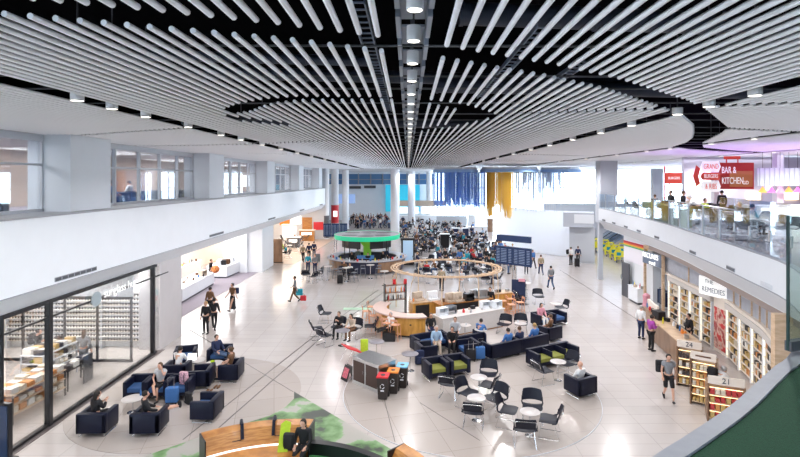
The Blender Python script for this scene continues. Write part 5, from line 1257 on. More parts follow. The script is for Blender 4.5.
# ---------------------------------------------------------------- upper lounge behind the left glazing
for i, (y, c) in enumerate(((13.5, 'teal'), (14.6, 'blue'), (19.5, 'navy'), (21.0, 'navy'), (22.3, 'blue'), (24.5, 'white'), (26.6, 'brown'), (33, 'grey'), (36, 'blue'), (45, 'grey'))):
    person(-12.75 - (i % 3) * .45, y, (-90, 90, 180, 10)[i % 4], 'stand' if i in (0, 6, 8) else 'sit', c, 'black', 'person in %s behind the upper glazing, %s from the left' % (c, ORD[i]), z=6.36, hc=i % 4)
for i in range(12):
    y = 12.6 + i * 1.25 + (2.8 if i > 3 else 0); t = armchair(-12.85 - (i % 2) * .9, y, (-90, 90)[i % 2], 'lounge armchair behind the upper glazing, %s from the left' % ORD[i], i % 3 == 1, 'lounge armchairs upstairs'); t.location.z = 6.36
for i, (y, w_, m_) in enumerate(((13, 1.6, LITW), (15, 1.2, WOODD), (22.5, 1.8, LITW), (25.3, 1.4, WOODO), (30, 2, LITW), (34, 2, LITWARM), (20, 2, mat('picture_pink', (.6, .4, .5), .4, emit=(.8, .5, .65), es=.7)), (45, 3, LITW), (56, 3, LITWARM))):
    b = MB(); b.box((-18.24, y * 1.25, 7.5), (.1, w_ * .8, 1.3)); o = b.obj('wall_picture', m_); tag(o, 'panel on the back wall of the upstairs lounge, %s along the glazing' % ORD[i], 'wall panel', 'lounge wall panels')
b = MB(); b.box((-12.7, 13.4, 6.7), (.12, 3.6, 1.2)); o = b.obj('room_divider', mat('teal_panel', (.05, .14, .15), .5)); tag(o, 'dark teal low screen behind the nearest upper window', 'screen wall')
for k, y in enumerate((9, 20.5, 32, 44, 56)):
    pass
# vents in the left fascia
for i, (y, l_) in enumerate(((16.0, 2.0), (27.7, 2.0), (38.9, 2.0), (50, 2.0), (61, 2.0))):
    t = thing('wall_vent', '%s grey slot grille along the bottom of the left fascia' % ORD[i], 'vent', (-10.59, y, 4.60), 0, 'fascia vents'); b = MB(); b.box((0, 0, 0), (.02, l_, .13)); b.obj('frame', MGREY, t)
    b = MB()
    for k in range(7): b.box((.012, -l_ / 2 + l_ * (k + .5) / 7, 0), (.01, l_ / 7 * .8, .09))
    b.obj('grille', DGREY, t)
# ---------------------------------------------------------------- right shop
rs = random.Random(5)
def bay(px0, px1, idx, label, lit=True):
    a, t_ = at_ratio(SWC, px0); c, _ = at_ratio(SWC, px1); m_ = (a + c) / 2; d = (a - c); L = d.length; rz = math.atan2(d.y, d.x)
    # local x runs from the near end to the far end; -> the hall lies on local +y
    t = thing('shelf_bay', label, 'shelf', (m_.x, m_.y, 0), rz, 'lit shelf bays')
    hh = 2.35
    b = MB(); b.box((0, -.38, hh / 2), (L, .04, hh)); b.obj('back', mat('bay_back', (.62, .50, .38), .5), t)
    for s in (-1, 1):
        b = MB(); b.box((s * (L / 2 - .03), -.18, hh / 2), (.05, .40, hh)); b.obj('side', WHITE, t)
        b = MB(); b.box((s * (L / 2 - .068), -.02, hh / 2), (.022, .03, hh - .1)); b.obj('light_strip', LITSHELF, t)
    b = MB(); b.box((0, -.16, hh - .12), (L, .44, .24)); b.obj('header', mat('bay_header', (.62, .58, .55), .5), t)
    for k in range(6):
        b = MB(); b.box((0, -.18, .12 + k * .33), (L - .12, .36, .025)); b.obj('shelf', CREAM, t)
    ca, sa = math.cos(rz), math.sin(rz)
    for k in range(6):
        n = 6
        for j in range(n):
            u = -(L - .3) / 2 + (L - .3) * (j + .5) / n; v = -.15; ci = rs.choice((0, 4, 4, 3, 4, 0, 1, 3, 5)) ; h_ = rs.uniform(.12, .24)
            pack(m_.x + u * ca - v * sa, m_.y + u * sa + v * ca, .134 + k * .33, (L - .3) / n * .75, .2, h_, rz, ci, '%s goods pack in the %s lit bay, shelf %s from the floor' % (PN[ci], ORD[idx], ORD[k]), 'packs in the %s lit shelf bay' % ORD[idx])
    return t
BX = [668, 678.5, 689, 700, 711.5]; BY = [726, 738.5, 751, 763, 775]
for i in range(4): bay(BX[i], BX[i + 1], i, '%s lit shelf bay of the right shop, left of the red poster' % ORD[i])
for i in range(4): bay(BY[i], BY[i + 1], i + 4, '%s lit shelf bay right of the red poster' % ORD[i])
a, _ = at_ratio(SWC, 712.5); c, _ = at_ratio(SWC, 725); m_ = (a + c) / 2; d = a - c; rz = math.atan2(d.y, d.x)
t = thing('poster_panel', 'tall red poster of hair between the lit shelf bays', 'poster', (m_.x, m_.y, 0), rz)
b = MB(); b.box((0, -.1, 1.2), (d.length, .1, 2.4)); b.obj('panel', CREAM, t); b = MB(); b.box((0, -.04, 1.05), (d.length - .12, .02, 1.8)); b.obj('print', voro_mat('poster_red', [(0, (.5, .01, .02)), (.45, (.62, .05, .05)), (.5, (.75, .55, .45)), (.6, (.35, .01, .02)), (1, (.8, .7, .65))], 2.2), t)
# framed panels above the bays
fp = [p for p in SWC if 15.5 < p[1] < 28.2]
NP = 10
bulk = thing('bulkhead', 'curved bulkhead of framed grey panels above the lit shelf bays', 'wall panelling')
for i in range(NP):
    a = V(fp[int(i * (len(fp) - 1) / NP)]); c = V(fp[int((i + 1) * (len(fp) - 1) / NP)]); m_ = (a + c) / 2; d = c - a; rz = math.atan2(d.y, d.x)
    b = MB(); b.box((0, -.12, 0), (d.length - .06, .06, 1.1)); t = b.obj('panel', mat('panel_mist', (.42, .44, .50), .4, noise=.1, nscale=3), bulk); t.location = (m_.x, m_.y, 3.05); t.rotation_euler = (0, 0, rz)
    b = MB(); b.box((d.length / 2 - .03, -.08, 0), (.06, .08, 1.2)); b.obj('frame', WOODL, t)
b = MB(); b.strip(fp, [(-.02, 3.6), (-.02, 3.66), (.3, 3.66), (.3, 3.6)]); b.obj('top_rail', WOODL, bulk)
b = MB(); b.strip(fp, [(-.04, 2.36), (-.04, 2.48), (.3, 2.48), (.3, 2.36)]); b.obj('bottom_rail', CREAM, bulk)
# lit signs of the right shop
a, _ = at_ratio(SWC, 717.5)
t = thing('shop_sign', 'glowing white letter sign on a pale panel above the red poster', 'sign', (a.x - .22, a.y, 2.85), R(-73))
b = MB(); b.box((0, .06, 0), (1.5, .05, .82), bev=.02); b.obj('panel', SIGNW, t)
text('THE', .26, MGREY, t, (-.2, .02, .2)); text('REMEDIES', .34, MGREY, t, (0, .02, -.16), sx=.8)
t = thing('shop_sign', 'glowing white letter sign over the far clothes shop entrance', 'sign', (13.95, 28.8, 3.05), R(-88))
text('RECLINES', .40, LITW, t, (0, 0, .16)); text('travel', .3, LITW, t, (.2, 0, -.2)); b = MB(); b.box((0, .1, 0), (2.0, .06, .7)); b.obj('panel', mat('sign_slate', (.16, .20, .28), .5), t)
t = thing('shop_portal', 'light wooden portal frame around the far clothes shop', 'door frame', (14.2, 28.9, 0), R(88))
for s in (-1, 1):
    b = MB(); b.box((s * 1.15, 0, 1.85), (.1, .14, 3.7)); b.obj('post', WOODL, t)
b = MB(); b.box((0, 0, 3.6), (2.4, .14, .2)); b.obj('lintel', WOODL, t)
# clothes shop
t = thing('clothes_rail', 'dark rail of blue and grey shirts in the far clothes shop', 'clothes rail', (14.6, 28.4, 0), R(85))
b = MB(); b.tube([(-.7, 0, 0), (-.7, 0, 1.35), (.7, 0, 1.35), (.7, 0, 0)], .02, 8); b.obj('frame', BLACK, t)
for i in range(7):
    b = MB(); b.box((-.55 + i * .18, 0, .9), (.06, .42, .8), bev=.02); b.obj('shirt', (CLOTH['navy'], CLOTH['grey'], CLOTH['denim'])[i % 3], t, True)
b = MB(); b.tube([(0, 0, 1.25), (0, 0, 1.15), (0, 0, .8), (0, 0, .55)], .15, 10, rad=[.08, .2, .17, .24]); o = b.obj('pink_jacket', CLOTH['pink'], smooth=True); o.location = (13.35, 28.0, 0); tag(o, 'pink jacket on a stand in front of the far clothes shop', 'jacket')
b = MB(); b.cyl((13.35, 28.0, 0), (13.35, 28.0, .6), .02, 8); b.cyl((13.35, 28, 0), (13.35, 28, .02), .18, 14); o = b.obj('garment_stand', CHROME); tag(o, 'thin stand carrying the pink jacket', 'stand')
# rainbow panel shop
t = thing('rainbow_sign', 'white panel with a rainbow strip along its top on the far right shop', 'sign', (14.46, 31.8, 2.95), R(91))
b = MB(); b.box((0, -.02, 0), (3.2, .06, 1.3)); b.obj('panel', mat('rb_white', (.8, .78, .85), .4, emit=(1, .95, 1), es=.08), t)
for i, c_ in enumerate(((.5, .02, .06), (.75, .12, .05), (.8, .5, .05), (.1, .45, .2))):
    b = MB(); b.box((0, .03, .6 - i * .09), (3.2, .02, .09)); b.obj('stripe', mat('stripe%d' % i, c_, .5), t)
t = thing('dark_door', 'dark doorway panel beside the woman at the far right shop', 'door', (14.2, 32.6, 0), R(91)); b = MB(); b.box((0, 0, 1.1), (1.0, .1, 2.2), bev=.01); b.obj('panel', DGREY, t); b = MB(); b.cyl((.35, .07, 1.0), (.35, .07, 1.2), .02, 8); b.obj('handle', CHROME, t)
counter(13.95, 31.7, 13.95, 30.4, .45, .95, 'small white counter with goods at the far right shop')
clutter(14.15, 31.05, .98, 1.6, .3, R(90), 6, 'the far right white counter', ('box', 'bottle'))
pp(627, 292, 200, 'stand', 'beige', 'denim', 'woman in beige top and jeans beside the rainbow panel', hair='long', hc=1)
q = P(624, 292); backpack('blue shoulder bag of the woman by the rainbow panel', (q.x - .1, q.y, .85), 1.2, CLOTH['blue'], sc=.8)
# till counter
t = thing('till_counter', 'wooden till counter the man and the woman in purple stand at', 'counter', (11.75, 22.2, 0), R(81))
b = MB(); b.box((0, 0, .5), (3.6, .8, .96), bev=.01); b.obj('body', WOODB, t); b = MB(); b.box((0, 0, 1.0), (3.7, .9, .05)); b.obj('countertop', WOODL, t); b = MB(); b.box((-1.8, 0, .5), (.04, .7, .9)); b.obj('end_panel', WOODD, t)
clutter(11.75, 22.2, 1.03, 3.2, .4, R(81), 9, 'the wooden till counter', ('box', 'bottle', 'display', 'jar'))
pp(641, 339, -60, 'stand', 'white', 'navy', 'grey-haired man in white shirt and dark trousers at the till', hc=2)
pp(651, 351, -80, 'phone', 'purple', 'black', 'woman in purple top at the till counter', hair='short')
person(12.6, 22.4, 90, 'stand', 'black', 'black', 'cashier in black behind the till counter')
pp(668.5, 401, 165, 'walk', 'grey', 'black', 'woman in grey crop top and black skirt walking with a rucksack', lows='shorts', hair='bun', hc=0)
q = P(664, 401); backpack('black rucksack worn by the woman in the grey top', (q.x - .05, q.y + .18, .92), R(-10), CLOTH['black'], sc=.95)
pp(715, 411, -70, 'lean', 'white', 'black', 'man in white T-shirt leaning over the middle gondola', hc=2)
q = P(712, 411); backpack('black rucksack on the back of the leaning man', (q.x + .1, q.y + .12, .95), R(110), CLOTH['black'])
# gondolas
def gondola(x0, y0, x1, y1, h_, dpt, label, idx, cols, number=None, lit=True):
    L = math.hypot(x1 - x0, y1 - y0); rz = math.atan2(y1 - y0, x1 - x0); cx, cy = (x0 + x1) / 2, (y0 + y1) / 2
    ca, sa = math.cos(rz), math.sin(rz); cx -= sa * dpt / 2; cy += ca * dpt / 2
    t = thing('gondola_shelf', label, 'display stand', (cx, cy, 0), rz)
    b = MB(); b.box((0, dpt / 2 - .03, h_ / 2), (L, .04, h_)); b.obj('back', WOODL, t)
    for s in (-1, 1):
        b = MB(); b.box((s * L / 2, 0, h_ / 2), (.05, dpt, h_), bev=.006); b.obj('side', WOODB, t)
    b = MB(); b.box((0, -dpt / 2 + .03, h_ + .12), (L, .04, .26), bev=.006); hd = b.obj('header', CREAM, t)
    if number: text(number, .24, DGREY, t, (0, -dpt / 2 + .005, h_ + .12))
    else:
        b = MB(); b.box((0, -dpt / 2, h_ + .12), (L * .6, .01, .05)); b.obj('header_line', WOODD, t)
    nl = max(3, int(h_ / .3))
    for k in range(nl):
        z = .1 + k * (h_ - .2) / nl
        b = MB(); b.box((0, 0, z), (L - .06, dpt - .06, .03)); b.obj('shelf', WOODL, t)
        if lit:
            b = MB(); b.box((0, -dpt / 2 + .06, z + (h_ - .2) / nl - .03), (L - .1, .015, .012)); b.obj('shelf_light', LITWARM, t)
        n = 6
        for j in range(n):
            u = -(L - .1) / 2 + (L - .1) * (j + .5) / n; v = -dpt * .2; ci = rs.choice(cols)
            pack(cx + u * ca - v * sa, cy + u * sa + v * ca, z + .016, (L - .1) / n * .8, dpt * .4, rs.uniform(.1, .19), rz, ci, '%s pack on the %s gondola, shelf %s from the floor' % (PN[ci], idx, ORD[k]), 'packs on the %s gondola' % idx)
    return t
gondola(9.95, 18.5, 10.6, 18.05, 1.45, .45, 'brown gondola of dark cosmetics nearest the till', 'furthest', (3, 4, 5, 3), '24')
gondola(9.6, 17.0, 10.2, 16.55, 1.55, .5, 'glowing yellow glass gondola in the middle of three', 'middle', (4, 0, 4, 1))
gondola(9.45, 15.75, 10.35, 15.35, 1.2, .5, 'gondola of red and yellow packs nearest the viewer', 'nearest', (2, 4, 1, 0, 2), '21')
t = thing('gondola_shelf', 'low wooden display with oranges to the left of the till by the clothes shop', 'display stand', (12.4, 25.3, 0), R(80))
b = MB(); b.box((0, 0, .5), (1.6, .6, 1.0), bev=.01); b.obj('body', WOODB, t); b = MB(); b.box((0, 0, 1.2), (1.6, .1, .4)); b.obj('header', CREAM, t)
clutter(12.4, 25.3, 1.01, 1.4, .3, R(80), 5, 'the low wooden display by the clothes shop')
# fascia vents on the right
for i, px in enumerate((604, 614, 626, 639, 657, 693, 731, 767)):
    r_ = at_ratio([tuple(p) for p in FC if p[1] > 9], px)
    if not r_: continue
    a, t_ = r_; rz = math.atan2(t_.y, t_.x)
    t = thing('wall_vent', '%s dark slot vent in the curved right fascia, from the far end' % ORD[i], 'vent', (a.x - .012, a.y, 4.68), rz, 'curved fascia vents'); b = MB(); b.box((0, 0, 0), (.7, .03, .12)); b.obj('frame', MGREY if i < 7 else LGREY, t); b = MB(); b.box((0, .012, 0), (.64, .03, .08)); b.obj('grille', DGREY if i < 7 else LGREY, t)
# glass balustrade
g1 = [p for p in off(FC, .07) if 12.2 < p[1] < 38]
n_ = len(g1)
t = thing('glass_balustrade', 'long glass balustrade with steel rail along the curved right balcony', 'balustrade')
b = MB(); b.tube([(p[0], p[1], 6.62) for p in g1 if p[1] > 15.5], .025, 8); b.obj('handrail', STEEL, t, True)
for i in range(0, n_ - 2, 2):
    a, c = V(g1[i]), V(g1[i + 2]); d = c - a; hi = 1.5 if a.y < 17 else 1.05
    b = MB(); b.box(((a.x + c.x) / 2, (a.y + c.y) / 2, 5.5 + hi / 2), (d.length - .04, .016, hi), rz=math.atan2(d.y, d.x)); b.obj('glass_panel', GLASSB, t)
    b = MB(); b.box((a.x, a.y, 5.5 + .55), (.05, .05, 1.1 if hi < 1.2 else .3)); b.obj('post', STEEL, t)
t = thing('glass_balustrade', 'green-edged glass screen standing on the ledge at the right edge of the view', 'balustrade', (4.62, 6.08, 5.53), R(20))
b = MB(); b.box((.9, 0, .82), (1.8, .02, 1.64)); b.obj('glass_panel', GLASSG, t)
b = MB(); b.box((0, 0, .82), (.02, .03, 1.64)); b.obj('edge', mat('edge_green', (.02, .05, .05), .2), t); b = MB(); b.box((.9, 0, .05), (1.8, .08, .12)); b.obj('base_rail', DGREY, t)
# red bar signs
t = thing('bar_sign', 'large red hanging sign reading BAR & KITCHEN with white hexagon plates', 'sign', (16.85, 27, 0), R(-12))
RP = mat('plate_red', (.62, .06, .03), .4, emit=(1, .1, .08), es=.12)
b = MB(); b.box((.82, .1, 7.82), (1.64, .2, 1.42), bev=.02); b.obj('red_panel', mat('sign_red', (.42, .02, .015), .4, emit=(.8, .06, .03), es=.05), t)
b = MB(); b.box((1.02, .0, 7.66), (1.1, .03, .85)); b.obj('orange_panel', mat('sign_orange', (.46, .16, .05), .5, emit=(.8, .28, .05), es=.06), t)
text('BAR &', .5, SIGNW, t, (.42, -.03, 8.12), sx=.52); text('KITCHEN', .5, SIGNW, t, (.60, -.03, 7.55), sx=.5); text('GD', .26, SIGNW, t, (1.22, -.03, 7.45), sx=.8)
def hexplate(x0, x1, z, h, m, th, name, nt=.1):
    b = MB(); pts = [(x0 - nt, 0), (x0, h / 2), (x1, h / 2), (x1 + nt, 0), (x1, -h / 2), (x0, -h / 2)]
    A = [b.bm.verts.new((x, -th, z + q)) for x, q in pts]; B = [b.bm.verts.new((x, th, z + q)) for x, q in pts]; b.bm.faces.new(A); b.bm.faces.new(list(reversed(B)))
    for i in range(6): b.bm.faces.new((A[i], A[(i + 1) % 6], B[(i + 1) % 6], B[i]))
    b.obj(name, m, t)
hexplate(-.85, -.08, 8.32, .56, SIGNW, .05, 'white_plate'); text('GRAND', .42, RP, t, (-.46, -.07, 8.32), sx=.5)
hexplate(-.85, -.08, 7.80, .40, RP, .04, 'red_plate'); text('BURGERS', .3, SIGNW, t, (-.46, -.06, 7.80), sx=.55)
hexplate(-.85, -.08, 7.25, .58, SIGNW, .05, 'white_plate'); text('& RIBS', .42, RP, t, (-.46, -.07, 7.25), sx=.5)
b = MB(); pts = [(-1.32, 0), (-1.17, .58), (-.98, .40), (-1.08, 0), (-.98, -.40), (-1.17, -.58)]
A = [b.bm.verts.new((x, -.03, 7.82 + z)) for x, z in pts]; B = [b.bm.verts.new((x, .03, 7.82 + z)) for x, z in pts]; b.bm.faces.new(A); b.bm.faces.new(list(reversed(B)))
for i in range(6): b.bm.faces.new((A[i], A[(i + 1) % 6], B[(i + 1) % 6], B[i]))
b.obj('red_arrow', RP, t)
b = MB(); b.box((.62, .1, 8.80), (.8, .06, .16)); b.obj('top_tag', RP, t)
for s in (.35, .9):
    b = MB(); b.box((s, .1, 8.62), (.05, .05, .26)); b.obj('hanger', RED, t)
t = thing('blade_sign', 'small red sign on a tall red pole on the balcony further back', 'sign', (17.3, 33.5, 5.42)); b = MB(); b.cyl((-.1, 0, 0), (-.1, 0, 3.1), .05, 8); b.obj('pole', RED, t); b = MB(); b.box((.5, 0, 2.3), (1.2, .08, .75), bev=.01); b.obj('plate', RP, t); text('BURGERS', .24, SIGNW, t, (.5, -.06, 2.3), sx=.8)
# people and tables on the balcony
for i, (px, Y, f, to, po, l) in enumerate(((671, 27, 100, 'black', 'stand', 'man in black standing on the balcony, left of the pair'), (683, 26, -100, 'black', 'stand', 'man in dark jacket standing on the balcony, right of the pair'),
        (699, 24.5, 60, 'white', 'lean', 'person in white leaning on the balcony below the hexagon sign'), (722, 27, 0, 'black', 'stand', 'person in black under the large red sign'), (705, 26, 200, 'lime', 'sit', 'seated person in lime on the balcony'),
        (740, 22, 90, 'navy', 'sit', 'seated person in navy behind the clear glass panels'), (752, 20, -90, 'grey', 'sit', 'seated person in grey nearest on the balcony'), (655, 33, 10, 'navy', 'sit', 'seated person at the far balcony end'), (690, 29.5, 180, 'beige', 'sit', 'seated person in beige behind the standing pair'))):
    person((px - 408) / F * Y, Y, f, po, to, 'black', l, z=5.42, hc=i % 3)
for i, (px, Y) in enumerate(((640, 34), (650, 31), (664, 29.5), (678, 29), (694, 28), (705, 24), (715, 25.5), (730, 23), (745, 20.5), (757, 18.5), (770, 17.5), (735, 27))):
    x = (px - 408) / F * Y; o = table(TW, x, Y, 'balcony table behind the glass, %s from the far end' % ORD[i], 'balcony tables'); o.location.z = 5.42
    for s in (-1, 1):
        o = shellchair(x + s * .62, Y + .1, 90 * s, '%s chair of the %s balcony table' % ('left' if s < 0 else 'right', ORD[i]), 'balcony chairs'); o.location.z = 5.42
b = MB(); b.box((0, 0, .45), (.5, 7, .9), bev=.02); o = b.obj('planter_box', mat('planter_green', (.11, .14, .05), .9, noise=.5, nscale=12)); o.location = (13.45, 26.3, 5.42); o.rotation_euler = (0, 0, R(-12)); tag(o, 'low yellow-green planter hedge along the balcony', 'planter')
# upper right shop fittings
t = thing('slatted_screen', 'white slatted hanging panel at the upper right', 'screen', (19.3, 25.2, 7.75)); b = MB(); b.box((0, 0, 0), (3.4, .06, .9)); b.obj('panel', WHITE, t)
b = MB()
for i in range(14): b.box((-1.6 + i * .25, -.04, 0), (.05, .03, .9))
b.obj('slats', LGREY, t)
for i in range(9):
    t = thing('pendant_lamp', '%s glowing pendant from the left over the upper right bar' % ORD[i], 'lamp', (18.3 + i * .45, 25.8, 6.95), 0, 'pendants at the upper right'); b = MB(); b.lathe([(.02, .3), (.17, .05), (.18, 0)], seg=14); b.obj('shade', mat('pend%d' % (i % 3), ((.8, .25, .05), (.6, .1, .4), (.7, .2, .5))[i % 3], .4, emit=((1, .35, .08), (.9, .15, .5), (1, .3, .7))[i % 3], es=1.5), t); b = MB(); b.cyl((0, 0, .3), (0, 0, 2.1), .008, 6); b.obj('cord', BLACK, t)
t = thing('upper_counter', 'bright lit glass-fronted counter at the upper right behind the glass', 'counter', (18.6, 23.6, 5.42)); b = MB(); b.box((0, 0, .5), (5, 1, 1.0), bev=.02); b.obj('body', WHITE, t); b = MB(); b.box((0, -.52, .55), (4.6, .03, .7)); b.obj('lit_front', LITW, t)
for i in range(4):
    b = MB(); b.box((22 + i * 1.2, 31.8, 6.6 + (i % 2) * .6), (.8, .1, .5)); o = b.obj('menu_board', LITW if i % 2 else LITWARM); tag(o, 'small glowing panel on the lavender wall, %s from the left' % ORD[i], 'menu panel', 'panels on the lavender wall')
t = thing('exit_sign', 'small glowing green sign on the lavender wall left of the red sign', 'sign', (18.4, 31.85, 7.3)); b = MB(); b.box((0, 0, 0), (.75, .06, .25)); b.obj('plate', mat('exit_glow', (.5, .9, .7), .4, emit=(.5, 1, .75), es=.8), t); text('EXIT', .2, WHITE, t, (0, -.04, 0))
for i, (x, y) in enumerate(((18.2, 45), (22.4, 45), (26, 45))):
    b = MB(); b.box((x, y, 6.9), (.9, .5, 3.4), bev=.02); o = b.obj('wall_post', mat('pier_grey', (.5, .53, .59), .6)); o['kind'] = 'structure'; 
# ---------------------------------------------------------------- recess: escalators, trolleys, lift box
for e in range(2):
    t = thing('escalator', ['escalator rising to the right behind the yellow trolleys, nearer', 'escalator rising to the right behind the yellow trolleys, further'][e], 'escalator', (21.6, 54.6 + e * 1.7, 0))
    b = MB(); A = [(-.5, 0), (0, 0), (6.6, 4.5), (6.6, 4.0), (.3, -.0)]
    pts = [(-1, .25), (0, .25), (7.2, 5.0), (7.2, 4.2), (.4, 0), (-1, 0)]
    P1 = [b.bm.verts.new((x, -.5, z)) for x, z in pts]; P2 = [b.bm.verts.new((x, .5, z)) for x, z in pts]; b.bm.faces.new(P1); b.bm.faces.new(list(reversed(P2)))
    for i in range(6): b.bm.faces.new((P1[i], P1[(i + 1) % 6], P2[(i + 1) % 6], P2[i]))
    b.obj('truss', STEEL, t)
    for s in (-1, 1):
        b = MB(); b.tube([(-1.2, s * .55, .5), (-1.0, s * .55, 1.1), (0, s * .55, 1.1), (7.2, s * .55, 5.8)], .045, 8); b.obj('handrail', BLACK if s < 0 else MGREY, t, True)
        b = MB(); pts = [(-1.1, .25), (0, .25), (7.2, 5.0), (7.2, 5.8), (0, 1.1), (-1.1, 1.1)]
        P1 = [b.bm.verts.new((x, s * .55, z)) for x, z in pts]; P2 = [b.bm.verts.new((x, s * .57, z)) for x, z in pts]; b.bm.faces.new(P1); b.bm.faces.new(list(reversed(P2)))
        b.obj('side_glass', GLASSB, t)
tr = bpy.data.objects.new('luggage_trolley', None); COL.objects.link(tr)
b = MB(); b.box((0, 0, .22), (.5, .95, .04)); b.obj('deck', CHROME, tr)
b = MB(); b.tube([(-.3, -.45, .15), (-.34, -.5, .7), (-.22, -.52, 1.05), (.22, -.52, 1.05), (.34, -.5, .7), (.3, -.45, .15)], .055, 8); b.obj('handle_arch', YELLOW, tr, True)
b = MB(); b.box((0, -.5, .62), (.56, .04, .42), bev=.015); pn = b.obj('ad_panel', YELLOW, tr)
b = MB(); b.box((-.08, -.525, .62), (.28, .01, .22)); b.obj('print', CLOTH['teal'], pn)
for sx in (-1, 1):
    for sy in (-1, 1):
        b = MB(); b.cyl((sx * .22 - .02, sy * .4, .08), (sx * .22 + .02, sy * .4, .08), .08, 12); b.obj('wheel', BLACK, tr)
for i, (px, py) in enumerate(((598, 251), (604, 253), (609, 256), (614, 259), (619, 262), (593, 252), (622, 257))):
    q = P(px, py); o = place(tr, (q.x, q.y, 0), R(-15), ['yellow luggage trolley at the left end of the bay', 'second yellow luggage trolley of the nested row', 'yellow luggage trolley in the middle of the nested row', 'yellow luggage trolley before the last of the nested row', 'yellow luggage trolley nearest the white shop wall', 'yellow luggage trolley behind the left end', 'yellow luggage trolley at the back right of the bay'][i], 'yellow luggage trolleys', 1.35); o['category'] = 'luggage trolley'
t = thing('lift_housing', 'grey-white box housing hanging left of the balcony pier', 'housing', (16.0, 46, 0), R(-20)); b = MB(); b.box((-.3, 0, 4.0), (2.6, 2.2, 1.3), bev=.02); b.obj('box', mat('pier_grey', (.5, .53, .59), .6), t); b = MB(); b.box((.2, -1.12, 4.1), (1.7, .04, .8)); b.obj('white_face', WHITE, t)  # grey box with a plain white plate on its front
b = MB(); b.box((0, 0, 1.65), (2.2, .3, 3.3)); b.obj('lower_wall', LGREY, t)
for i, (px, py, f, po, to, lo, l) in enumerate(((571, 265, 20, 'stand', 'white', 'black', 'person in white with dark rucksack left of the suitcase pair'), (578, 264, -20, 'stand', 'navy', 'black', 'person in navy bending by the suitcase near the grey wall'),
        (551, 289, 10, 'walk', 'grey', 'denim', 'man in grey jacket walking alone on the bright floor'), (541, 275, 0, 'walk', 'khaki', 'navy', 'person walking further back on the bright floor'))): pp(px, py, f, po, to, lo, l, hc=i % 2)
q = P(568, 265); backpack('dark rucksack on the person in white near the grey wall', (q.x, q.y, .95), .4, CLOTH['black'])
suitcase('black suitcase of the pair near the grey wall', tuple(P(577, 267)), .1, CLOTH['black'], .7)

build_packs()
# ---------------------------------------------------------------- far seating and crowd
rc = random.Random(21)
tops = ['navy', 'black', 'blue', 'white', 'grey', 'navy', 'red', 'beige', 'light_grey', 'light_grey', 'navy', 'black', 'pale_blue', 'denim', 'grey', 'brown', 'teal', 'black', 'navy']
def zone(px):
    return 'behind the green canopy' if px < 400 else 'between the white columns and the wooden hoop' if px < 440 else 'under the blue threads' if px < 485 else 'under the yellow threads' if px < 515 else 'under the pale threads'
spots = []
for i, (px, py, w_, h_, m_, l) in enumerate(((461, 236, 2.2, 1.0, CLOTH['navy'], 'dark navy service desk in the crowd under the blue threads'), (478, 236, 2.6, 1.2, WHITE, 'white desk in the crowd right of the navy one'), (490.5, 232, .8, 1.9, WOODB, 'brown kiosk wall panel under the yellow threads'), (472, 228, 1.1, 2.0, WHITE, 'white display tower under the blue threads'),
        (445, 248, .95, 1.5, BLACK, 'black framed stand among the tables'), (524, 231, 1.2, 1.0, WOODB, 'small brown stand in the bright floor'), (452, 226, 5, 1.6, LGREY, 'pale kiosk wall far back under the blue threads'), (516, 229, 1.2, 1.2, WHITE, 'white stand right of the brown kiosk panel'))):
    q = P(px, py); t = thing('service_desk', l, 'desk', (q.x, q.y + .5, 0), 0); b = MB(); b.box((0, 0, h_ / 2), (w_, .8, h_), bev=.03); b.obj('body', m_, t); b = MB(); b.box((0, 0, h_ + .03), (w_ + .15, .95, .06)); b.obj('top', WHITE, t)
    spots.append((q.x, q.y + .5)); spots.append((q.x - w_ / 2, q.y + .5)); spots.append((q.x + w_ / 2, q.y + .5))
def free(x, y, d):
    if any((x - a) ** 2 + (y - c) ** 2 < d * d for a, c in spots): return False
    if (x - bx0) ** 2 + (y - by0) ** 2 < 22 or (x > 10 and y > 46): return False
    for cpx, cY in ((325.5, 64.8), (335, 70), (345.5, 78), (395, 71), (411.5, 86), (429, 92), (506, 78)):
        if (x - (cpx - 408) / F * cY) ** 2 + (y - cY) ** 2 < 2.2: return False
    if ((x - 2.2) / 4.0) ** 2 + ((y - 29) / 4.2) ** 2 < 1: return False
    spots.append((x, y)); return True
cnt = {}
def lab(k, base):
    cnt[k] = cnt.get(k, 0) + 1; return base
k = 0; tries = 0
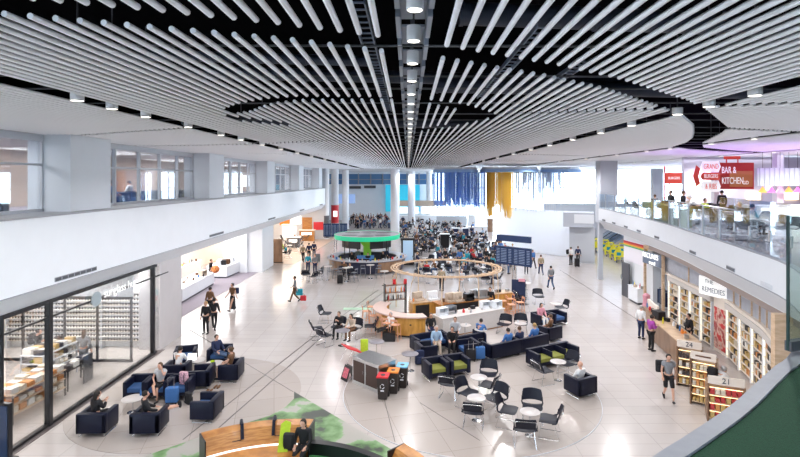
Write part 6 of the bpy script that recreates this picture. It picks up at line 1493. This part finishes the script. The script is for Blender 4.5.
while k < 62 and tries < 2000:
    tries += 1; px = rc.uniform(403, 536); py = rc.choice((rc.uniform(223, 250), rc.uniform(235, 284)))
    if px > 500 and py > 232: continue
    q = P(px, py)
    if not free(q.x, q.y, 1.9): continue
    k += 1; z_ = zone(px); far_ = 'far' if py < 232 else 'mid-distance' if py < 252 else 'nearer'
    table(rc.choice((TW, TW, TG)), q.x, q.y, '%s cafe table of the main seating area, %s' % (far_, z_), 'cafe tables %s, %s' % (far_, z_))
    nC = rc.choice((2, 3, 4)); a0 = rc.uniform(0, 6.28)
    for j in range(nC):
        a = a0 + j * 2 * PI / nC; cx, cy = q.x + .68 * math.cos(a), q.y + .68 * math.sin(a); f = math.degrees(a) + 90
        shellchair(cx, cy, f, '%s dark chair at a cafe table %s' % (far_, z_), 'cafe chairs %s, %s' % (far_, z_))
        if rc.random() < .42:
            c_ = rc.choice(tops); person(cx, cy, f, rc.choice(('sit', 'sitfwd', 'sitphone')), c_, rc.choice(('black', 'navy', 'denim')), '%s seated person in %s %s' % (far_, c_.replace('_', ' '), z_), hc=rc.randrange(4), group='seated people %s, %s' % (far_, z_), sk=rc.choice((0, 0, 1, 2)))
n = 0
while n < 46:
    px = rc.uniform(402, 535); py = rc.uniform(224, 275); q = P(px, py)
    if not free(q.x, q.y, 1.1): continue
    n += 1; c_ = rc.choice(tops); far_ = 'far' if py < 232 else 'mid-distance' if py < 252 else 'nearer'
    person(q.x, q.y, rc.uniform(0, 360), rc.choice(('stand', 'walk')), c_, rc.choice(('black', 'navy', 'denim')), '%s standing person in %s %s' % (far_, c_.replace('_', ' '), zone(px)), hc=rc.randrange(4), group='standing people %s, %s' % (far_, zone(px)))
# dense queue before the far wall
n = 0
while n < 64:
    px = rc.uniform(343, 390); py = rc.uniform(221, 229); q = P(px, py)
    if not free(q.x, q.y, .6): continue
    n += 1; c_ = rc.choice(tops)
    person(q.x, q.y, rc.uniform(0, 360), rc.choice(('stand', 'walk')), c_, rc.choice(('black', 'navy', 'denim')), 'person in %s in the dense queue before the far wall' % c_.replace('_', ' '), hc=rc.randrange(4), group='people queueing before the far wall')
for o in list(bpy.data.objects):
    if o.type == 'EMPTY' and o.name.split('.')[0] in ('person', 'armchair', 'bench_sofa', 'round_table', 'coffee_table', 'high_table', 'shell_chair', 'bar_stool') and 'label' not in o:
        for c in list(o.children_recursive): bpy.data.objects.remove(c)
        bpy.data.objects.remove(o)
